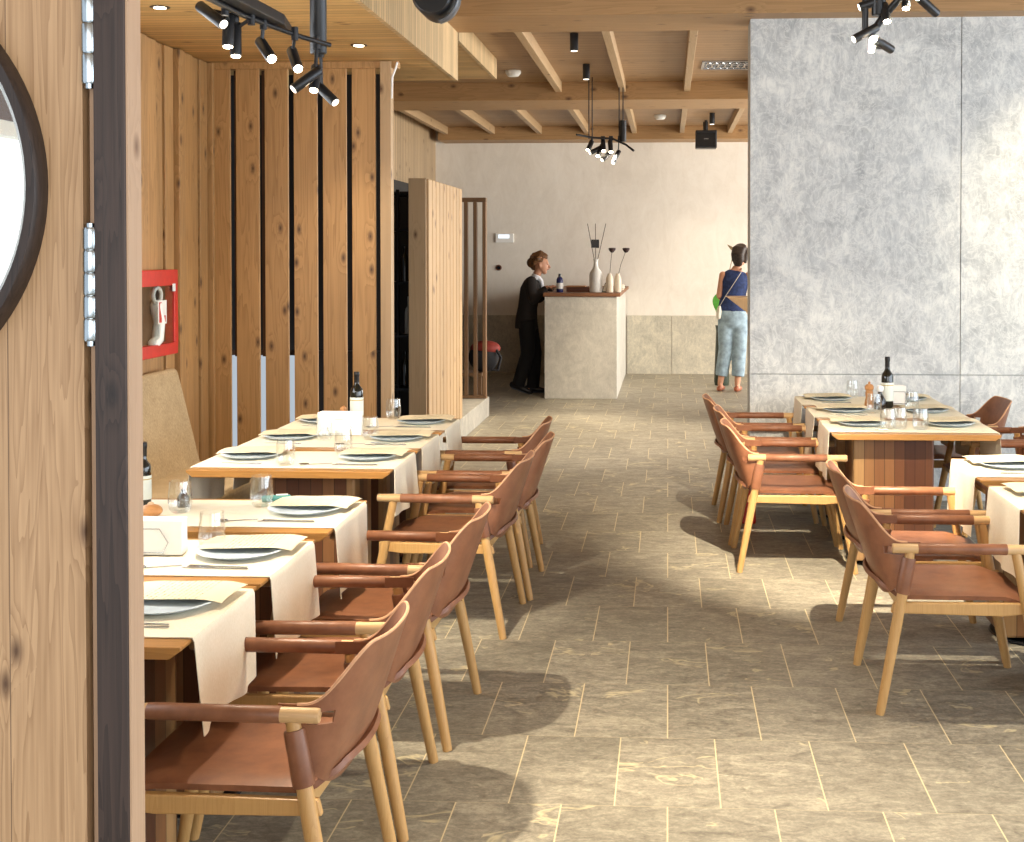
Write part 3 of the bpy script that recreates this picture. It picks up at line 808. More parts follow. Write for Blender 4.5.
# mills and cruets
def mill(x, y, z, lb, s=1, col='mill'):
    t = thing('pepper_mill', lb, 'mill', (x, y, z))
    MB().lathe([(0, 0), (.026*s, 0), (.027*s, .006*s), (.024*s, .04*s), (.02*s, .055*s), (.022*s, .085*s), (.019*s, .095*s), (0, .095*s)], (0, 0, 0), 24).build('mill_body', col, t, smooth=True)
    MB().lathe([(0, .096*s), (.02*s, .097*s), (.025*s, .105*s), (.025*s, .12*s), (.017*s, .13*s), (.006*s, .132*s), (.007*s, .14*s), (.004*s, .146*s), (0, .147*s)], (0, 0, 0), 24).build('mill_head', col, t, smooth=True)
    return t
mill(1.262, 8.24, TZ, 'wooden pepper mill beside the wine bottle before the stone wall', 1.12)
def cruet(x, y, z, lb, cap='cap_pale', s=1):
    t = thing('cruet_bottle', lb, 'cruet', (x, y, z))
    MB().lathe([(0, 0), (.03*s, 0), (.032*s, .01*s), (.032*s, .05*s), (.02*s, .07*s), (.011*s, .085*s), (.011*s, .095*s), (0, .095*s)], (0, 0, 0), 24).build('cruet_body', 'vinegar', t, smooth=True)
    MB().lathe([(0, .0955*s), (.014*s, .096*s), (.019*s, .105*s), (.019*s, .118*s), (.012*s, .128*s), (0, .13*s)], (0, 0, 0), 20).build('stopper', cap, t, smooth=True)
    return t
cruet(1.315, 8.16, TZ, 'dark round cruet with white stopper between mill and wine bottle', 'white', 1.15)
cruet(-1.85, 4.87, TZ, 'dark cruet with a pale wooden stopper on the third left row table', 'cap_pale', .72)
mill(-1.87, 7.42, TZ, 'wooden mill left of the wine bottle near the slatted wall', .62)
cruet(-1.83, 7.24, TZ, 'small dark cruet tucked behind the napkin block near the slatted wall', 'mill', .8)
o = thing('bread_bun', 'golden bun on the third left row table against the door post', 'bun', (-1.90, 4.68, TZ))
MB().sphere((0, 0, .022), (.042, .042, .024), 24, 12).build('bun_body', 'mill', o, smooth=True)
MB().sphere((0, 0, .047), (.012, .012, .008), 16, 8).build('bun_knob', 'cap_pale', o, smooth=True)
# napkin holders: block of napkins in a hexagonal wire
def napkins(x, y, z, lb, w=.17, h=.125, rz=0):
    t = thing('napkin_holder', lb, 'napkin holder', (x, y, z), rz)
    m = MB()
    for k in range(7): m.box(-w/2+.001*k, w/2-.0012*k, -.034+k*.0098, -.026+k*.0098+.001, .004, h-.0015*(k % 3))
    m.build('napkins', 'napkin', t, bevel=.002)
    wr = MB(); hx = [(-.062, .012), (-.05, .012), (.05, .012), (.066, .045), (.038, .088), (-.038, .088), (-.066, .045), (-.05, .012)]
    for yy in (-.038, .0395): wr.tube([(a, yy, b) for a, b in hx], .0018, 8)
    for a in (-.05, .05): wr.tube([(a, -.038, .003), (a, .0395, .003)], .0018, 8); wr.tube([(a, -.038, .003), (a, -.038, .012)], .0018, 8); wr.tube([(a, .0395, .003), (a, .0395, .012)], .0018, 8)
    wr.build('wire_frame', 'steel', t, smooth=True)
napkins(-1.66, 4.10, TZ, 'white napkin block in a wire holder on the second left row table', .22, .115)
napkins(-1.74, 6.84, TZ, 'white napkin block in a wire holder on the fifth left row table', .235, .125)
napkins(1.465, 8.40, TZ, 'white napkin block in a wire holder right of the bottle before the stone wall', .10, .125)
# phone and teal glasses case on the third table
o = thing('glasses_case', 'teal case lying on the third left row table beyond the glass', 'case', (-1.525, 4.985, TZ), .35)
MB().tube([(-.055, 0, .014), (-.05, 0, .014), (.05, 0, .014), (.055, 0, .014)], [(.012, .009), (.017, .013), (.017, .013), (.012, .009)], 16).build('case_body', 'teal', o, smooth=True)
MB().box(.0, .045, -.010, .010, .0265, .0285).build('case_label', 'white', o)
o = thing('smartphone', 'black phone lying beside the teal case on the third left row table', 'phone', (-1.445, 4.98, TZ), 1.2)
MB().box(-.035, .035, -.07, .07, 0, .008).build('phone_body', 'phone_black', o, bevel=.003)

# ------------------------------------------------------------------ banquette along the left wall
bn = thing('banquette', 'beige tweed banquette bench with high back along the left wall', 'bench', (0, 0, 0))
def prof_back(z): return -2.83-.14*((z-.44)/.58)
m = MB(); y0, y1 = 2.3, 7.72
def bk(u, v):
    a = v*2*PI
    return None
sec = [(-2.82, .44), (-2.955, .985), (-2.965, 1.012), (-2.985, 1.025), (-3.02, 1.02), (-3.035, 1.0), (-3.035, .44)]
m.prism([(p[0], p[1]) for p in sec], y0, y1, 'y'); m.build('bench_back', 'bench', bn, bevel=.03)
MB().prism([(-3.03, .36), (-2.32, .36), (-2.30, .39), (-2.30, .45), (-2.32, .475), (-2.84, .46), (-3.03, .46)], y0, y1, 'y').build('bench_seat', 'bench', bn, bevel=.015)
MB().box(-3.03, -2.4, y0+.05, y1-.05, .0, .36).build('plinth', 'darkwood', bn)

rb = thing('handbag', 'small red bag standing on the floor among the far right chairs', 'bag', (.50, 8.285, 0))
MB().prism([(-.06, .0), (.06, .0), (.05, .30), (-.05, .30)], -.02, .02, 'y').build('bag_body', 'red', rb, bevel=.015)
MB().tube([(-.03, 0, .30), (-.028, 0, .37), (0, 0, .40), (.028, 0, .37), (.03, 0, .30)], .006, 8).build('handle', 'red', rb, smooth=True)

# ------------------------------------------------------------------ fire hose cabinet
fc = thing('fire_cabinet', 'red framed fire hose cabinet on the boarded left wall', 'cabinet', (XL+.068, 7.46, 1.11))
MB().box(-.04, 0, -.32, .32, 0, .51).build('back_box', 'brown_wall', fc)
f = MB().box(0, .06, -.32, .32, 0, .07).box(0, .06, -.32, .32, .42, .51).box(0, .06, -.32, -.26, .07, .42).box(0, .06, .265, .32, .07, .42)
f.build('frame', 'red', fc, bevel=.004)
MB().box(.05, .053, -.26, .265, .07, .42).build('glass_pane', 'pane', fc)
MB().tube([(.035, .06+.06*math.cos(a*PI/8), .36+.045*math.sin(a*PI/8)) for a in range(17)], .012, 10).build('hose_coil', 'white', fc, smooth=True)
hm = MB(); hm.tube([(.028, .06, .30), (.03, .10, .2), (.028, .08, .1), (.028, .02, .075)], .035, 12, rnd=True); hm.build('folded_hose', 'white', fc, smooth=True)
sg = MB().box(.054, .056, .02, .15, .19, .33).build('instruction_card', 'white', fc)
MB().box(.0565, .058, .035, .07, .20, .32).build('card_print', 'red', sg); MB().box(.0565, .058, .10, .13, .2, .24).build('card_print', 'red', sg)
MB().box(.061, .063, .23, .275, .38, .425).build('small_sticker', 'white', fc)

# ------------------------------------------------------------------ reception counter with its things
ct = thing('reception_counter', 'pale stone reception counter with dark wooden top at the back wall', 'counter', (0, 0, 0))
MB().box(-1.455, -.60, 15.3, YB-.03, 0, 1.205).build('counter_body', 'counter', ct, bevel=.004)
MB().box(-1.47, -.56, 15.27, YB-.03, 1.207, 1.25).build('counter_top', 'desk_top', ct, bevel=.004)
CZ = 1.2515
vz = thing('ceramic_vase', 'tall white vase holding bare reeds on the reception counter', 'vase', (-.862, 15.55, CZ))
MB().lathe([(0, 0), (.07, 0), (.078, .02), (.078, .2), (.07, .24), (.034, .29), (.026, .33), (.024, .37), (.036, .395), (.033, .395), (.021, .37), (.022, .3), (0, .28)], (0, 0, 0), 32).build('vase_body', 'ceramic', vz, smooth=True)
for (dx, lb) in ((-.10, 0), (-.005, 0), (.12, 0)):
    o = MB().tube([(0, 0, .30), (dx*.3, 0, .45), (dx, 0, .82)], .004, 8).build('reed_stick', 'reed', smooth=True, loc=(-.862, 15.55, CZ))
    tag(o, 'thin bare reed in the white vase, '+('leaning left' if dx < -.05 else 'upright' if dx < .05 else 'leaning right'), 'reed', 'reeds in the vase')
o = MB().box(-.055, .04, -.012, -.004, .53, .63).build('place_card', 'phone_black', loc=(-.862, 15.55, CZ)); tag(o, 'small black card hanging on the reeds of the white vase', 'card')
for i, (x, y) in enumerate([(-.695, 15.5), (-.60, 15.56)]):
    v = thing('ceramic_bottle_vase', ['left of two small cream bottle vases on the counter', 'right of two small cream bottle vases on the counter'][i], 'vase', (x, y, CZ), 0, 'small cream bottle vases')
    MB().lathe([(0, 0), (.04, 0), (.044, .01), (.044, .15), (.036, .19), (.026, .205), (.024, .225), (0, .225)], (0, 0, 0), 24).build('vase_body', 'ceramic_beige', v, smooth=True)
    dx = .03+.07*i
    st = MB().tube([(0, 0, .18), (dx*.4, 0, .34), (dx, 0, .50)], .003, 8).build('poppy_stem', 'reed', smooth=True, loc=(x, y, CZ))
    tag(st, ['dried poppy head rising from the left small vase', 'dried poppy head rising from the right small vase'][i], 'dried flower', 'dried poppy heads')
    MB().lathe([(0, -.028), (.02, -.022), (.04, .005), (.044, .025), (.03, .03), (.01, .022), (0, .02)], (dx, 0, .50), 16).build('seed_head', 'pod', st, smooth=True)
bb = thing('water_bottle', 'dark blue bottle at the left end of the reception counter', 'bottle', (-1.295, 15.55, CZ))
MB().lathe([(0, 0), (.038, 0), (.04, .006), (.04, .15), (.03, .175), (.016, .185), (0, .185)], (0, 0, 0), 24).build('bottle_body', 'blue_bottle', bb, smooth=True)
MB().lathe([(0, .186), (.018, .186), (.018, .22), (0, .222)], (0, 0, 0), 20).build('bottle_cap', 'phone_black', bb, smooth=True)
MB().lathe([(.041, .04), (.0418, .04), (.0418, .11), (.041, .11)], (0, 0, 0), 24).build('bottle_label', 'screen' if False else 'ceramic', bb, smooth=True)
tr = thing('menu_box', 'low brown wooden box lying on the reception counter', 'box', (-1.06, 15.85, CZ))
MB().box(-.17, .17, -.12, .12, 0, .055).build('box_body', 'tray', tr, bevel=.004); MB().box(-.175, .06, -.125, .125, .056, .07).build('box_lid', 'mill', tr, bevel=.003)
o = thing('framed_card', 'small dark framed card leaning between the vases on the counter', 'frame', (-.775, 15.62, CZ))
MB().prism([(-.02, 0), (.05, 0), (.05, .11), (.02, .11)], -.006, .006, 'y').build('card_frame', 'dark_green', o, bevel=.002); MB().prism([(-.005, .012), (.042, .012), (.042, .098), (.022, .098)], -.0075, -.0062, 'y').build('card_face', 'ceramic_beige', o)
o = thing('small_dish', 'small pale dish at the right end of the reception counter', 'dish', (-.60, 16.4, CZ))
MB().lathe([(0, 0), (.04, 0), (.06, .03), (.05, .075), (.045, .075), (.05, .03), (0, .012)], (0, 0, 0), 24).build('dish_body', 'ceramic_beige', o, smooth=True)
# thermostat and cable hole on back wall
th = thing('wall_panel', 'white thermostat panel with lit screen on the back wall', 'panel', (-2.335, YB-.001, 1.93))
MB().box(-.13, .13, -.025, 0, -.06, .07).build('panel_case', 'white', th, bevel=.005); MB().box(-.09, .07, -.028, -.0255, .0, .055).build('panel_screen', 'screen', th)
o = thing('wall_socket', 'small round dark hole plate below the thermostat on the back wall', 'wall plate', (-2.42, YB-.001, 1.51))
MB().tube([(0, 0, 0), (0, -.012, 0)], .042, 24).build('plate_ring', 'tray', o, smooth=True); MB().tube([(0, -.0125, 0), (0, -.016, 0)], .026, 24).build('plate_core', 'phone_black', o, smooth=True)

# backpack on a dark stool behind the slat screen
st = thing('low_stool', 'dark low stool under the backpack behind the slat screen', 'stool', (-2.24, 14.4, 0))
MB().box(-.2, .2, -.2, .2, .36, .40).build('stool_seat', 'darkwood', st, bevel=.006)
for a in (-.17, .17):
    for b in (-.17, .17): MB().box(a-.02, a+.02, b-.02, b+.02, 0, .36).build('leg', 'darkwood', st)
bp = thing('backpack', 'black and red backpack resting behind the slat screen', 'backpack', (-2.03, 14.4, .402))
MB().sphere((-.02, 0, .16), (.17, .14, .17), 20, 14).build('pack_body', 'pack_black', bp, smooth=True)
MB().sphere((.0, 0, .26), (.17, .13, .085), 20, 12).build('top_flap', 'pack_red', bp, smooth=True)
MB().tube([(.12, -.06, .26), (.185, -.08, .16), (.15, -.08, .02), (.08, -.1, .03)], .016, 10).build('shoulder_strap', 'pack_black', bp, smooth=True)

# host stand behind the partition edge, plant behind the woman
hs = thing('host_stand', 'pale wooden desk top jutting out from behind the stone partition edge', 'desk', (0, 0, 0))
MB().prism([(.62, 1.255), (.86, 1.07), (1.6, 1.07), (1.6, 1.255)], 13.6, 14.2, 'y').build('desk_top', 'boxfront', hs, bevel=.004)
MB().box(1.05, 1.5, 13.65, 14.15, 0, 1.07).build('desk_body', 'boxfront', hs)
pl = thing('potted_plant', 'slim dark green planter with one broad leaf behind the woman in blue', 'plant', (.70, 17.0, 0))
MB().lathe([(0, 0), (.09, 0), (.10, .05), (.075, .7), (.085, .78), (.06, .78), (0, .74)], (0, 0, 0), 24).build('planter', 'dark_green', pl, smooth=True)
def leaf_mb(base, tip, w, nrm=(0, -1, 0)):
    b, t = Vector(base), Vector(tip); n = Vector(nrm); s = (t-b).cross(n).normalized()
    return MB().shell(lambda u, v: b.lerp(t, u)+s*(v-.5)*2*w*math.sin(PI*min(.98, max(.02, u**.8)))+n*.03*math.sin(PI*u), 14, 8, .003)
MB().tube([(0, 0, .75), (-.02, 0, .95), (-.05, 0, 1.1)], .006, 8).build('stem', 'leaf', pl, smooth=True)
leaf_mb((-.03, 0, 1.21), (-.07, 0, .95), .075).build('leaf', 'leaf', pl, smooth=True)
MB().tube([(0, 0, .75), (.06, .05, 1.3), (.15, .02, 1.72)], .005, 8).build('stem', 'dry_leaf', pl, smooth=True)
leaf_mb((.17, 0, 1.74), (.07, 0, 1.83), .02).build('leaf', 'dry_leaf', pl, smooth=True)
# ------------------------------------------------------------------ track lights
def aim(o, d): o.rotation_euler = Vector(d).to_track_quat('-Z', 'Y').to_euler()
def spot(loc, d, w, angle=50, blend=.7, col=(1, .86, .66), r=.025):
    l = bpy.data.lights.new('lamp_light', 'SPOT'); l.energy = w; l.spot_size = math.radians(angle); l.spot_blend = blend; l.color = col; l.shadow_soft_size = r
    o = bpy.data.objects.new('lamp_light', l); COL.objects.link(o); o.location = loc; aim(o, d); return o
def head(parent, org, a, b, r=.0178, light=None, lens='lens', angle=50, stem=None):
    """cylinder head from the back end a to the lens b"""
    a = Vector(a)-Vector(org); b = Vector(b)-Vector(org); d = (b-a).normalized()
    h = MB().tube([a, a+d*.004, b-d*.002, b], [r*.9, r, r, r*.96], 18).build('spot_head', 'lamp_black', parent, smooth=True)
    MB().tube([b+d*.0003, b+d*.002], r*.8, 18).build('lens', lens, h, smooth=True)
    if stem is not None:
        s = Vector(stem)-Vector(org); MB().tube([a+d*.02, s], .006, 8).build('bracket', 'lamp_black', h, smooth=True)
        MB().tube([s+Vector((0, 0, .022)), s+Vector((0, 0, -.022))], .012, 12).build('clamp', 'lamp_black', h, smooth=True)
    if light: spot(Vector(org)+b+d*.012, light[1], light[0], angle)
org = (-1.22, 4.5, 2.415)
t1 = thing('track_light', 'black curved ceiling track with spotlights above the left row of tables', 'track light', org, 0, 'spotlight tracks')
V = lambda p: Vector(p)-Vector(org)
MB().tube([V((-1.22, 4.5, 3.475)), V((-1.22, 4.5, 2.42)), V((-1.22, 4.5, 2.415))], [.029, .029, .026], 20).build('pipe', 'lamp_black', t1, smooth=True)
rp = [V(p) for p in ((-1.18, 4.5, 2.446), (-1.235, 4.36, 2.45), (-1.285, 4.18, 2.456), (-1.315, 3.97, 2.456), (-1.325, 3.75, 2.456), (-1.30, 3.45, 2.456))]
MB().tube(rp, .0085, 10).build('rail', 'lamp_black', t1, smooth=True)
MB().prism([(p[0]-org[0], p[1]-org[1]) for p in ((-1.295, 4.45), (-1.30, 4.40), (-1.39, 3.55), (-1.42, 3.30), (-1.35, 3.30), (-1.275, 3.62), (-1.25, 4.2))], .05, .085, 'z').build('track_body', 'lamp_black', t1, bevel=.004)
H1 = [((-1.441, 3.95, 2.481), (-1.349, 3.90, 2.415), None, (-1.34, 3.98, 2.456)), ((-1.350, 3.95, 2.450), (-1.346, 3.93, 2.352), (60, (-.25, .1, -1)), (-1.33, 3.86, 2.456)),
      ((-1.362, 4.05, 2.445), (-1.355, 4.03, 2.338), (60, (-.12, -.25, -1)), (-1.305, 4.03, 2.456)), ((-1.313, 4.14, 2.403), (-1.25, 4.06, 2.333), (230, (.62, -.35, -1)), (-1.295, 4.12, 2.458)),
      ((-1.268, 4.34, 2.404), (-1.223, 4.26, 2.33), (200, (.30, .35, -1)), (-1.245, 4.3, 2.452)), ((-1.203, 4.45, 2.352), (-1.28, 4.40, 2.280), None, (-1.21, 4.45, 2.446)),
      ((-1.234, 4.52, 2.375), (-1.229, 4.47, 2.285), (260, (-.22, .95, -1)), (-1.215, 4.46, 2.446)), ((-1.235, 4.55, 2.312), (-1.166, 4.52, 2.248), None, (-1.22, 4.53, 2.43))]
for a, b, lt, stm in H1: head(t1, org, a, b, light=lt, stem=stm, lens='lens' if lt else 'lens_soft', angle=58)
org = (.83, 5.2, 2.66)
t2 = thing('track_light', 'black ceiling track with crossed spotlights hanging before the stone wall', 'track light', org, 0, 'spotlight tracks')
V = lambda p: Vector(p)-Vector(org)
MB().tube([V((.826, 5.2, 3.475)), V((.826, 5.2, 2.66)), V((.826, 5.2, 2.655))], [.026, .026, .023], 18).build('pipe', 'lamp_black', t2, smooth=True)
MB().tube([V(p) for p in ((.775, 5.2, 2.72), (.775, 5.2, 2.60), (.80, 5.2, 2.585), (.80, 5.2, 2.52))], .013, 10).build('rail', 'lamp_black', t2, smooth=True)
MB().tube([V(p) for p in ((.80, 5.2, 2.585), (.845, 5.2, 2.65), (.93, 5.1, 2.745), (1.0, 4.9, 2.76), (1.05, 4.4, 2.76))], .015, 10).build('rail', 'lamp_black', t2, smooth=True)
H2 = [((1.058, 5.22, 2.663), (.977, 5.16, 2.717), (170, (-.4, -.55, -1)), (.97, 5.15, 2.75)), ((.935, 5.2, 2.762), (.929, 5.17, 2.677), (200, (.45, .05, -1)), (.92, 5.1, 2.745)),
      ((.823, 5.2, 2.611), (.727, 5.17, 2.558), None, (.80, 5.2, 2.59)), ((.883, 5.22, 2.523), (.806, 5.16, 2.556), (1600, (.24, 1.05, -1)), (.80, 5.2, 2.53)),
      ((.847, 5.2, 2.70), (.854, 5.16, 2.625), (190, (-.1, -.75, -1)), (.85, 5.2, 2.66)), ((.85, 5.2, 2.725), (.752, 5.2, 2.688), None, (.80, 5.2, 2.71))]
for a, b, lt, stm in H2: head(t2, org, a, b, light=lt, stem=stm, lens='lens' if lt else 'lens_soft', angle=62)
# assumed spot on the slab wall: no fixture here, only a light further down
org = (-.45, 13, 2.9)
t3 = thing('track_light', 'small black cluster of spotlights hanging far off before the back wall', 'track light', org, 0, 'spotlight tracks')
V = lambda p: Vector(p)-Vector(org)
MB().tube([V((-.449, 13, 3.04)), V((-.449, 13, 2.83))], .033, 16).build('driver_tube', 'lamp_black', t3, smooth=True)
MB().tube([V(p) for p in ((-.90, 12.8, 2.885), (-.75, 12.95, 2.868), (-.55, 13, 2.86), (-.42, 13, 2.80), (-.34, 12.95, 2.735))], .011, 8).build('rail', 'lamp_black', t3, smooth=True)
for x in (-.79, -.757, -.488, -.449): MB().tube([V((x, 13, 3.475)), V((x, 13, 2.86))], .0055, 8).build('rod', 'lamp_black', t3, smooth=True)
H3 = [((-.64, 13.03, 2.79), (-.776, 12.95, 2.715)), ((-.759, 13, 2.838), (-.796, 12.95, 2.744)), ((-.66, 13.05, 2.80), (-.696, 12.95, 2.685)), ((-.649, 13, 2.84), (-.641, 12.95, 2.735)),
      ((-.56, 13.04, 2.74), (-.656, 12.95, 2.645)), ((-.579, 13, 2.84), (-.567, 12.95, 2.725)), ((-.49, 13.04, 2.74), (-.547, 12.95, 2.615))]
for i, (a, b) in enumerate(H3): head(t3, org, a, b, r=.024, lens='lens' if i in (1, 2, 3, 5) else 'lens_soft', light=(300, (-.2+.1*i, .6 if i == 5 else -.2, -1)) if i in (1, 5) else None, angle=80, stem=(a[0], 13, 2.865))
# ceiling downlights
for i, (x, y, z, lb) in enumerate([(-.75, 10.4, 3.474, 'nearer black cylinder downlight under the plank ceiling, left of the middle'), (-.76, 12.1, 3.474, 'farther black cylinder downlight under the plank ceiling, left of the middle'),
                              (.55, 16.4, 3.474, 'black cylinder downlight above the hanging black box'), (.50, 17.5, 3.474, 'small black cylinder downlight just over the hanging black box')]):
    d = thing('downlight', lb, 'downlight', (x, y, z), 0, 'cylinder downlights')
    MB().lathe([(0, -.14), (.03, -.14), (.034, -.138), (.034, 0), (0, 0)], (0, 0, 0), 24).build('cylinder_body', 'lamp_black', d, smooth=True)
    MB().lathe([(0, -.1425), (.027, -.1425), (.027, -.1405), (0, -.1405)], (0, 0, 0), 24).build('lens', 'lens_soft', d, smooth=True)
    spot((x, y, z-.16), (0, 0, -1), 45, 100, .9, (1, .86, .66))
for x, y, lb in ((-1.90, 7.94, 'small recessed spotlight in the soffit near its far edge'), (-2.64, 6.66, 'bright recessed spotlight in the soffit at the upper left by the door post')):
    d = thing('recessed_spot', lb, 'downlight', (x, y, 2.999), 0, 'recessed soffit spots')
    MB().lathe([(.03, -.004), (.05, -.004), (.052, -.0005), (.03, -.0005)], (0, 0, 0), 28).build('bezel', 'lamp_black', d, smooth=True)
    MB().lathe([(0, -.003), (.03, -.006), (.03, -.001), (0, -.001)], (0, 0, 0), 24).build('lens', 'lens', d, smooth=True)
    spot((x, y, 2.985), (-.1, .12, -1), 50, 80, .8)
for x, y, lb in ((-1.49, 12.5, 'white round smoke detector on the plank ceiling past the first beam'), (-.10, 16.6, 'white round smoke detector on the far bay of the ceiling')):
    d = thing('smoke_detector', lb, 'smoke detector', (x, y, 3.474), 0, 'smoke detectors')
    MB().lathe([(0, -.06), (.05, -.055), (.07, -.03), (.075, -.02), (.075, 0), (0, 0)], (0, 0, 0), 28).build('detector_body', 'white', d, smooth=True)
vt = thing('ceiling_vent', 'patterned metal air vent set in the plank ceiling beside the stone partition', 'vent', (.56, 12.2, 3.474))
fm = MB().box(-.25, .25, -.26, -.235, -.012, 0).box(-.25, .25, .235, .26, -.012, 0).box(-.25, -.225, -.235, .235, -.012, 0).box(.225, .25, -.235, .235, -.012, 0); fm.build('vent_frame', 'steel', vt)
MB().box(-.225, .225, -.235, .235, -.004, -.001).build('vent_back', 'phone_black', vt)
gm = MB()
for k in range(-3, 4): gm.tube([(.06*k+.028*math.cos(2*PI*j/16), .17*math.sin(2*PI*j/16), -.008) for j in range(17)], .006, 6)
for k in range(-1, 2): gm.box(-.225, .225, .12*k-.006, .12*k+.006, -.011, -.006)
gm.build('scroll_grille', 'steel', vt)
bs = thing('hanging_box_speaker', 'black box loudspeaker hanging under the ceiling before the back wall', 'speaker', (.50, 17.3, 3.10))
MB().box(-.14, .14, -.12, .12, 0, .235).build('speaker_case', 'lamp_black', bs, bevel=.012); MB().box(-.12, .12, -.124, -.1205, .02, .2).build('grille', 'phone_black', bs)
MB().tube([(0, 0, .236), (0, 0, .372)], .02, 10).build('hanger', 'lamp_black', bs, smooth=True); MB().box(-.03, .03, -.127, -.1245, .115, .125).build('badge', 'steel', bs)
pj = thing('round_speaker', 'black round loudspeaker in a grey bracket cut by the upper edge of the picture', 'speaker', (-1.075, 6.0, 2.895))
MB().tube([(0, .12, .0), (0, .11, .0), (0, -.10, -.0), (0, -.115, 0)], [.075, .092, .092, .08], 32).build('speaker_drum', 'lamp_black', pj, smooth=True)
MB().tube([(.118*math.cos(a), -.06, .118*math.sin(a)) for a in [PI*(-.42+.92*k/24) for k in range(25)]], [(.035, .011)]*25, 10).build('bracket', 'bracket_grey', pj, smooth=True)
MB().tube([(0, 0, .08), (0, 0, .545)], .018, 10).build('hanger', 'lamp_black', pj, smooth=True)
ex = thing('exit_sign', 'small green lit exit sign glimpsed between two slats', 'sign', (-2.42, 9.0, 2.92))
MB().box(-.10, .10, -.012, .012, -.06, .06).build('sign_case', 'white', ex, bevel=.003); MB().box(-.09, .09, -.015, -.0125, -.05, .05).build('sign_face', 'green', ex)
MB().tube([(0, 0, .06), (0, 0, .2)], .006, 8).build('hanger', 'white', ex, smooth=True)
cb = MB().tube([(-1.80, 8.60, 2.99), (-1.81, 8.60, 2.95), (-1.834, 8.60, 2.89), (-1.838, 8.60, 2.75)], .007, 8).build('white_cable', 'white', smooth=True)
tag(cb, 'thin white cable at the top of the end post of the slatted wall', 'cable')

# ------------------------------------------------------------------ people
def hand(m, wrist, d, n, side, s=1.0, curl=.5):
    """palm and five fingers; d points along the hand, n is the palm normal, side +1/-1 puts the thumb"""
    w = Vector(wrist); d = Vector(d).normalized(); n = Vector(n).normalized(); n = (n-d*n.dot(d)).normalized(); t = d.cross(n)*side
    m.tube([w-d*.03*s, w+d*.02*s, w+d*.055*s, w+d*.085*s], [(.020*s, .017*s), (.030*s, .015*s), (.036*s, .014*s), (.034*s, .011*s)], 12, up=n, rnd=True)
    for k, ln in enumerate((.070, .080, .074, .058)):
        b = w+d*.085*s+t*(.026-.0175*k)*s
        p1 = b+(d+n*curl*.3).normalized()*ln*.42*s; p2 = p1+(d+n*curl).normalized()*ln*.32*s; p3 = p2+(d+n*curl*1.7).normalized()*ln*.26*s
        m.tube([b-d*.02*s, b, p1, p2, p3], [.0088*s, .009*s, .0085*s, .008*s, .0068*s], 8, rnd=True)
    b = w+d*.02*s+t*.028*s
    m.tube([b, b+(d*.6+t*.7+n*.3)*.035*s, b+(d*.9+t*.75+n*.5)*.06*s], [.012*s, .010*s, .008*s], 8, rnd=True)
def head_mb(m, c, fwd, s=1.0, upv=(0, 0, 1)):
    """skull, jaw, nose, brow, ears; c = centre of the skull"""
    c = Vector(c); f = Vector(fwd).normalized(); u = Vector(upv); r = f.cross(u).normalized(); u = r.cross(f)
    def q(a, b, e): return c+(f*a+r*b+u*e)*s
    m.tube([q(-.02, 0, .07), q(-.005, 0, .03), q(.008, 0, -.02), q(.028, 0, -.07), q(.046, 0, -.102)], [(.055*s, .062*s), (.074*s, .092*s), (.070*s, .088*s), (.056*s, .062*s), (.028*s, .03*s)], 20, up=f, rnd=True)
    m.tube([q(.088, 0, .005), q(.108, 0, -.028), q(.112, 0, -.04)], [.008*s, .012*s, .013*s], 8, rnd=True)      # nose
    for b in (-1, 1):
        m.tube([q(.078, b*.045, .022), q(.088, b*.018, .022)], .009*s, 8, rnd=True)                                # brow
        m.tube([q(-.008, b*.074, .015), q(-.012, b*.08, -.01), q(-.002, b*.075, -.035)], [(.014*s, .007*s)]*3, 8, up=r, rnd=True)  # ear
    m.tube([q(.086, -.018, -.064), q(.092, 0, -.063), q(.086, .018, -.064)], [.006*s, .008*s, .006*s], 8, rnd=True)
    return q
# ---- staff member leaning on the counter (faces +x)
pA = (-1.655, 15.86, 0)
pa = thing('person', 'person in a dark suit with tied up brown hair leaning on the counter', 'person', pA)
J = dict(hip=(-.06, 0, .93), waist=(-.055, 0, 1.06), chest=(-.015, 0, 1.27), neck=(.035, 0, 1.425), head=(.105, 0, 1.585))
bm_ = MB()
bm_.tube([(-.055, 0, .88), J['waist'], J['chest'], (.0, 0, 1.36), (.02, 0, 1.40)], [(.12, .08), (.10, .07), (.12, .085), (.10, .06), (.06, .05)], 20, up=(1, 0, 0), rnd=True)
bm_.tube([(.02, 0, 1.38), (.05, 0, 1.45), (.085, 0, 1.53)], [.058, .05, .05], 14, rnd=True)
qA = head_mb(bm_, J['head'], (1, .0, -.02), .98)
SH = {-1: [(.0, -.165, 1.375), (.03, -.205, 1.15), (.19, -.13, 1.305)], 1: [(.0, .165, 1.375), (.06, .20, 1.15), (.24, .10, 1.305)]}
for s_ in (-1, 1):
    sh, el, wr = SH[s_]
    bm_.tube([sh, Vector(sh).lerp(Vector(el), .4), el], [.040, .038, .032], 14, rnd=True); bm_.tube([el, Vector(el).lerp(Vector(wr), .4), wr], [.032, .031, .025], 12, rnd=True)
    hand(bm_, wr, (1, -.1*s_, .05 if s_ < 0 else .02), (0, 0, -1), 1 if s_ > 0 else -1, .95, .35)
LG = {-1: [(-.06, -.09, .90), (-.05, -.10, .50), (-.165, -.09, .12)], 1: [(-.06, .09, .90), (.02, .09, .50), (.0, .09, .085)]}
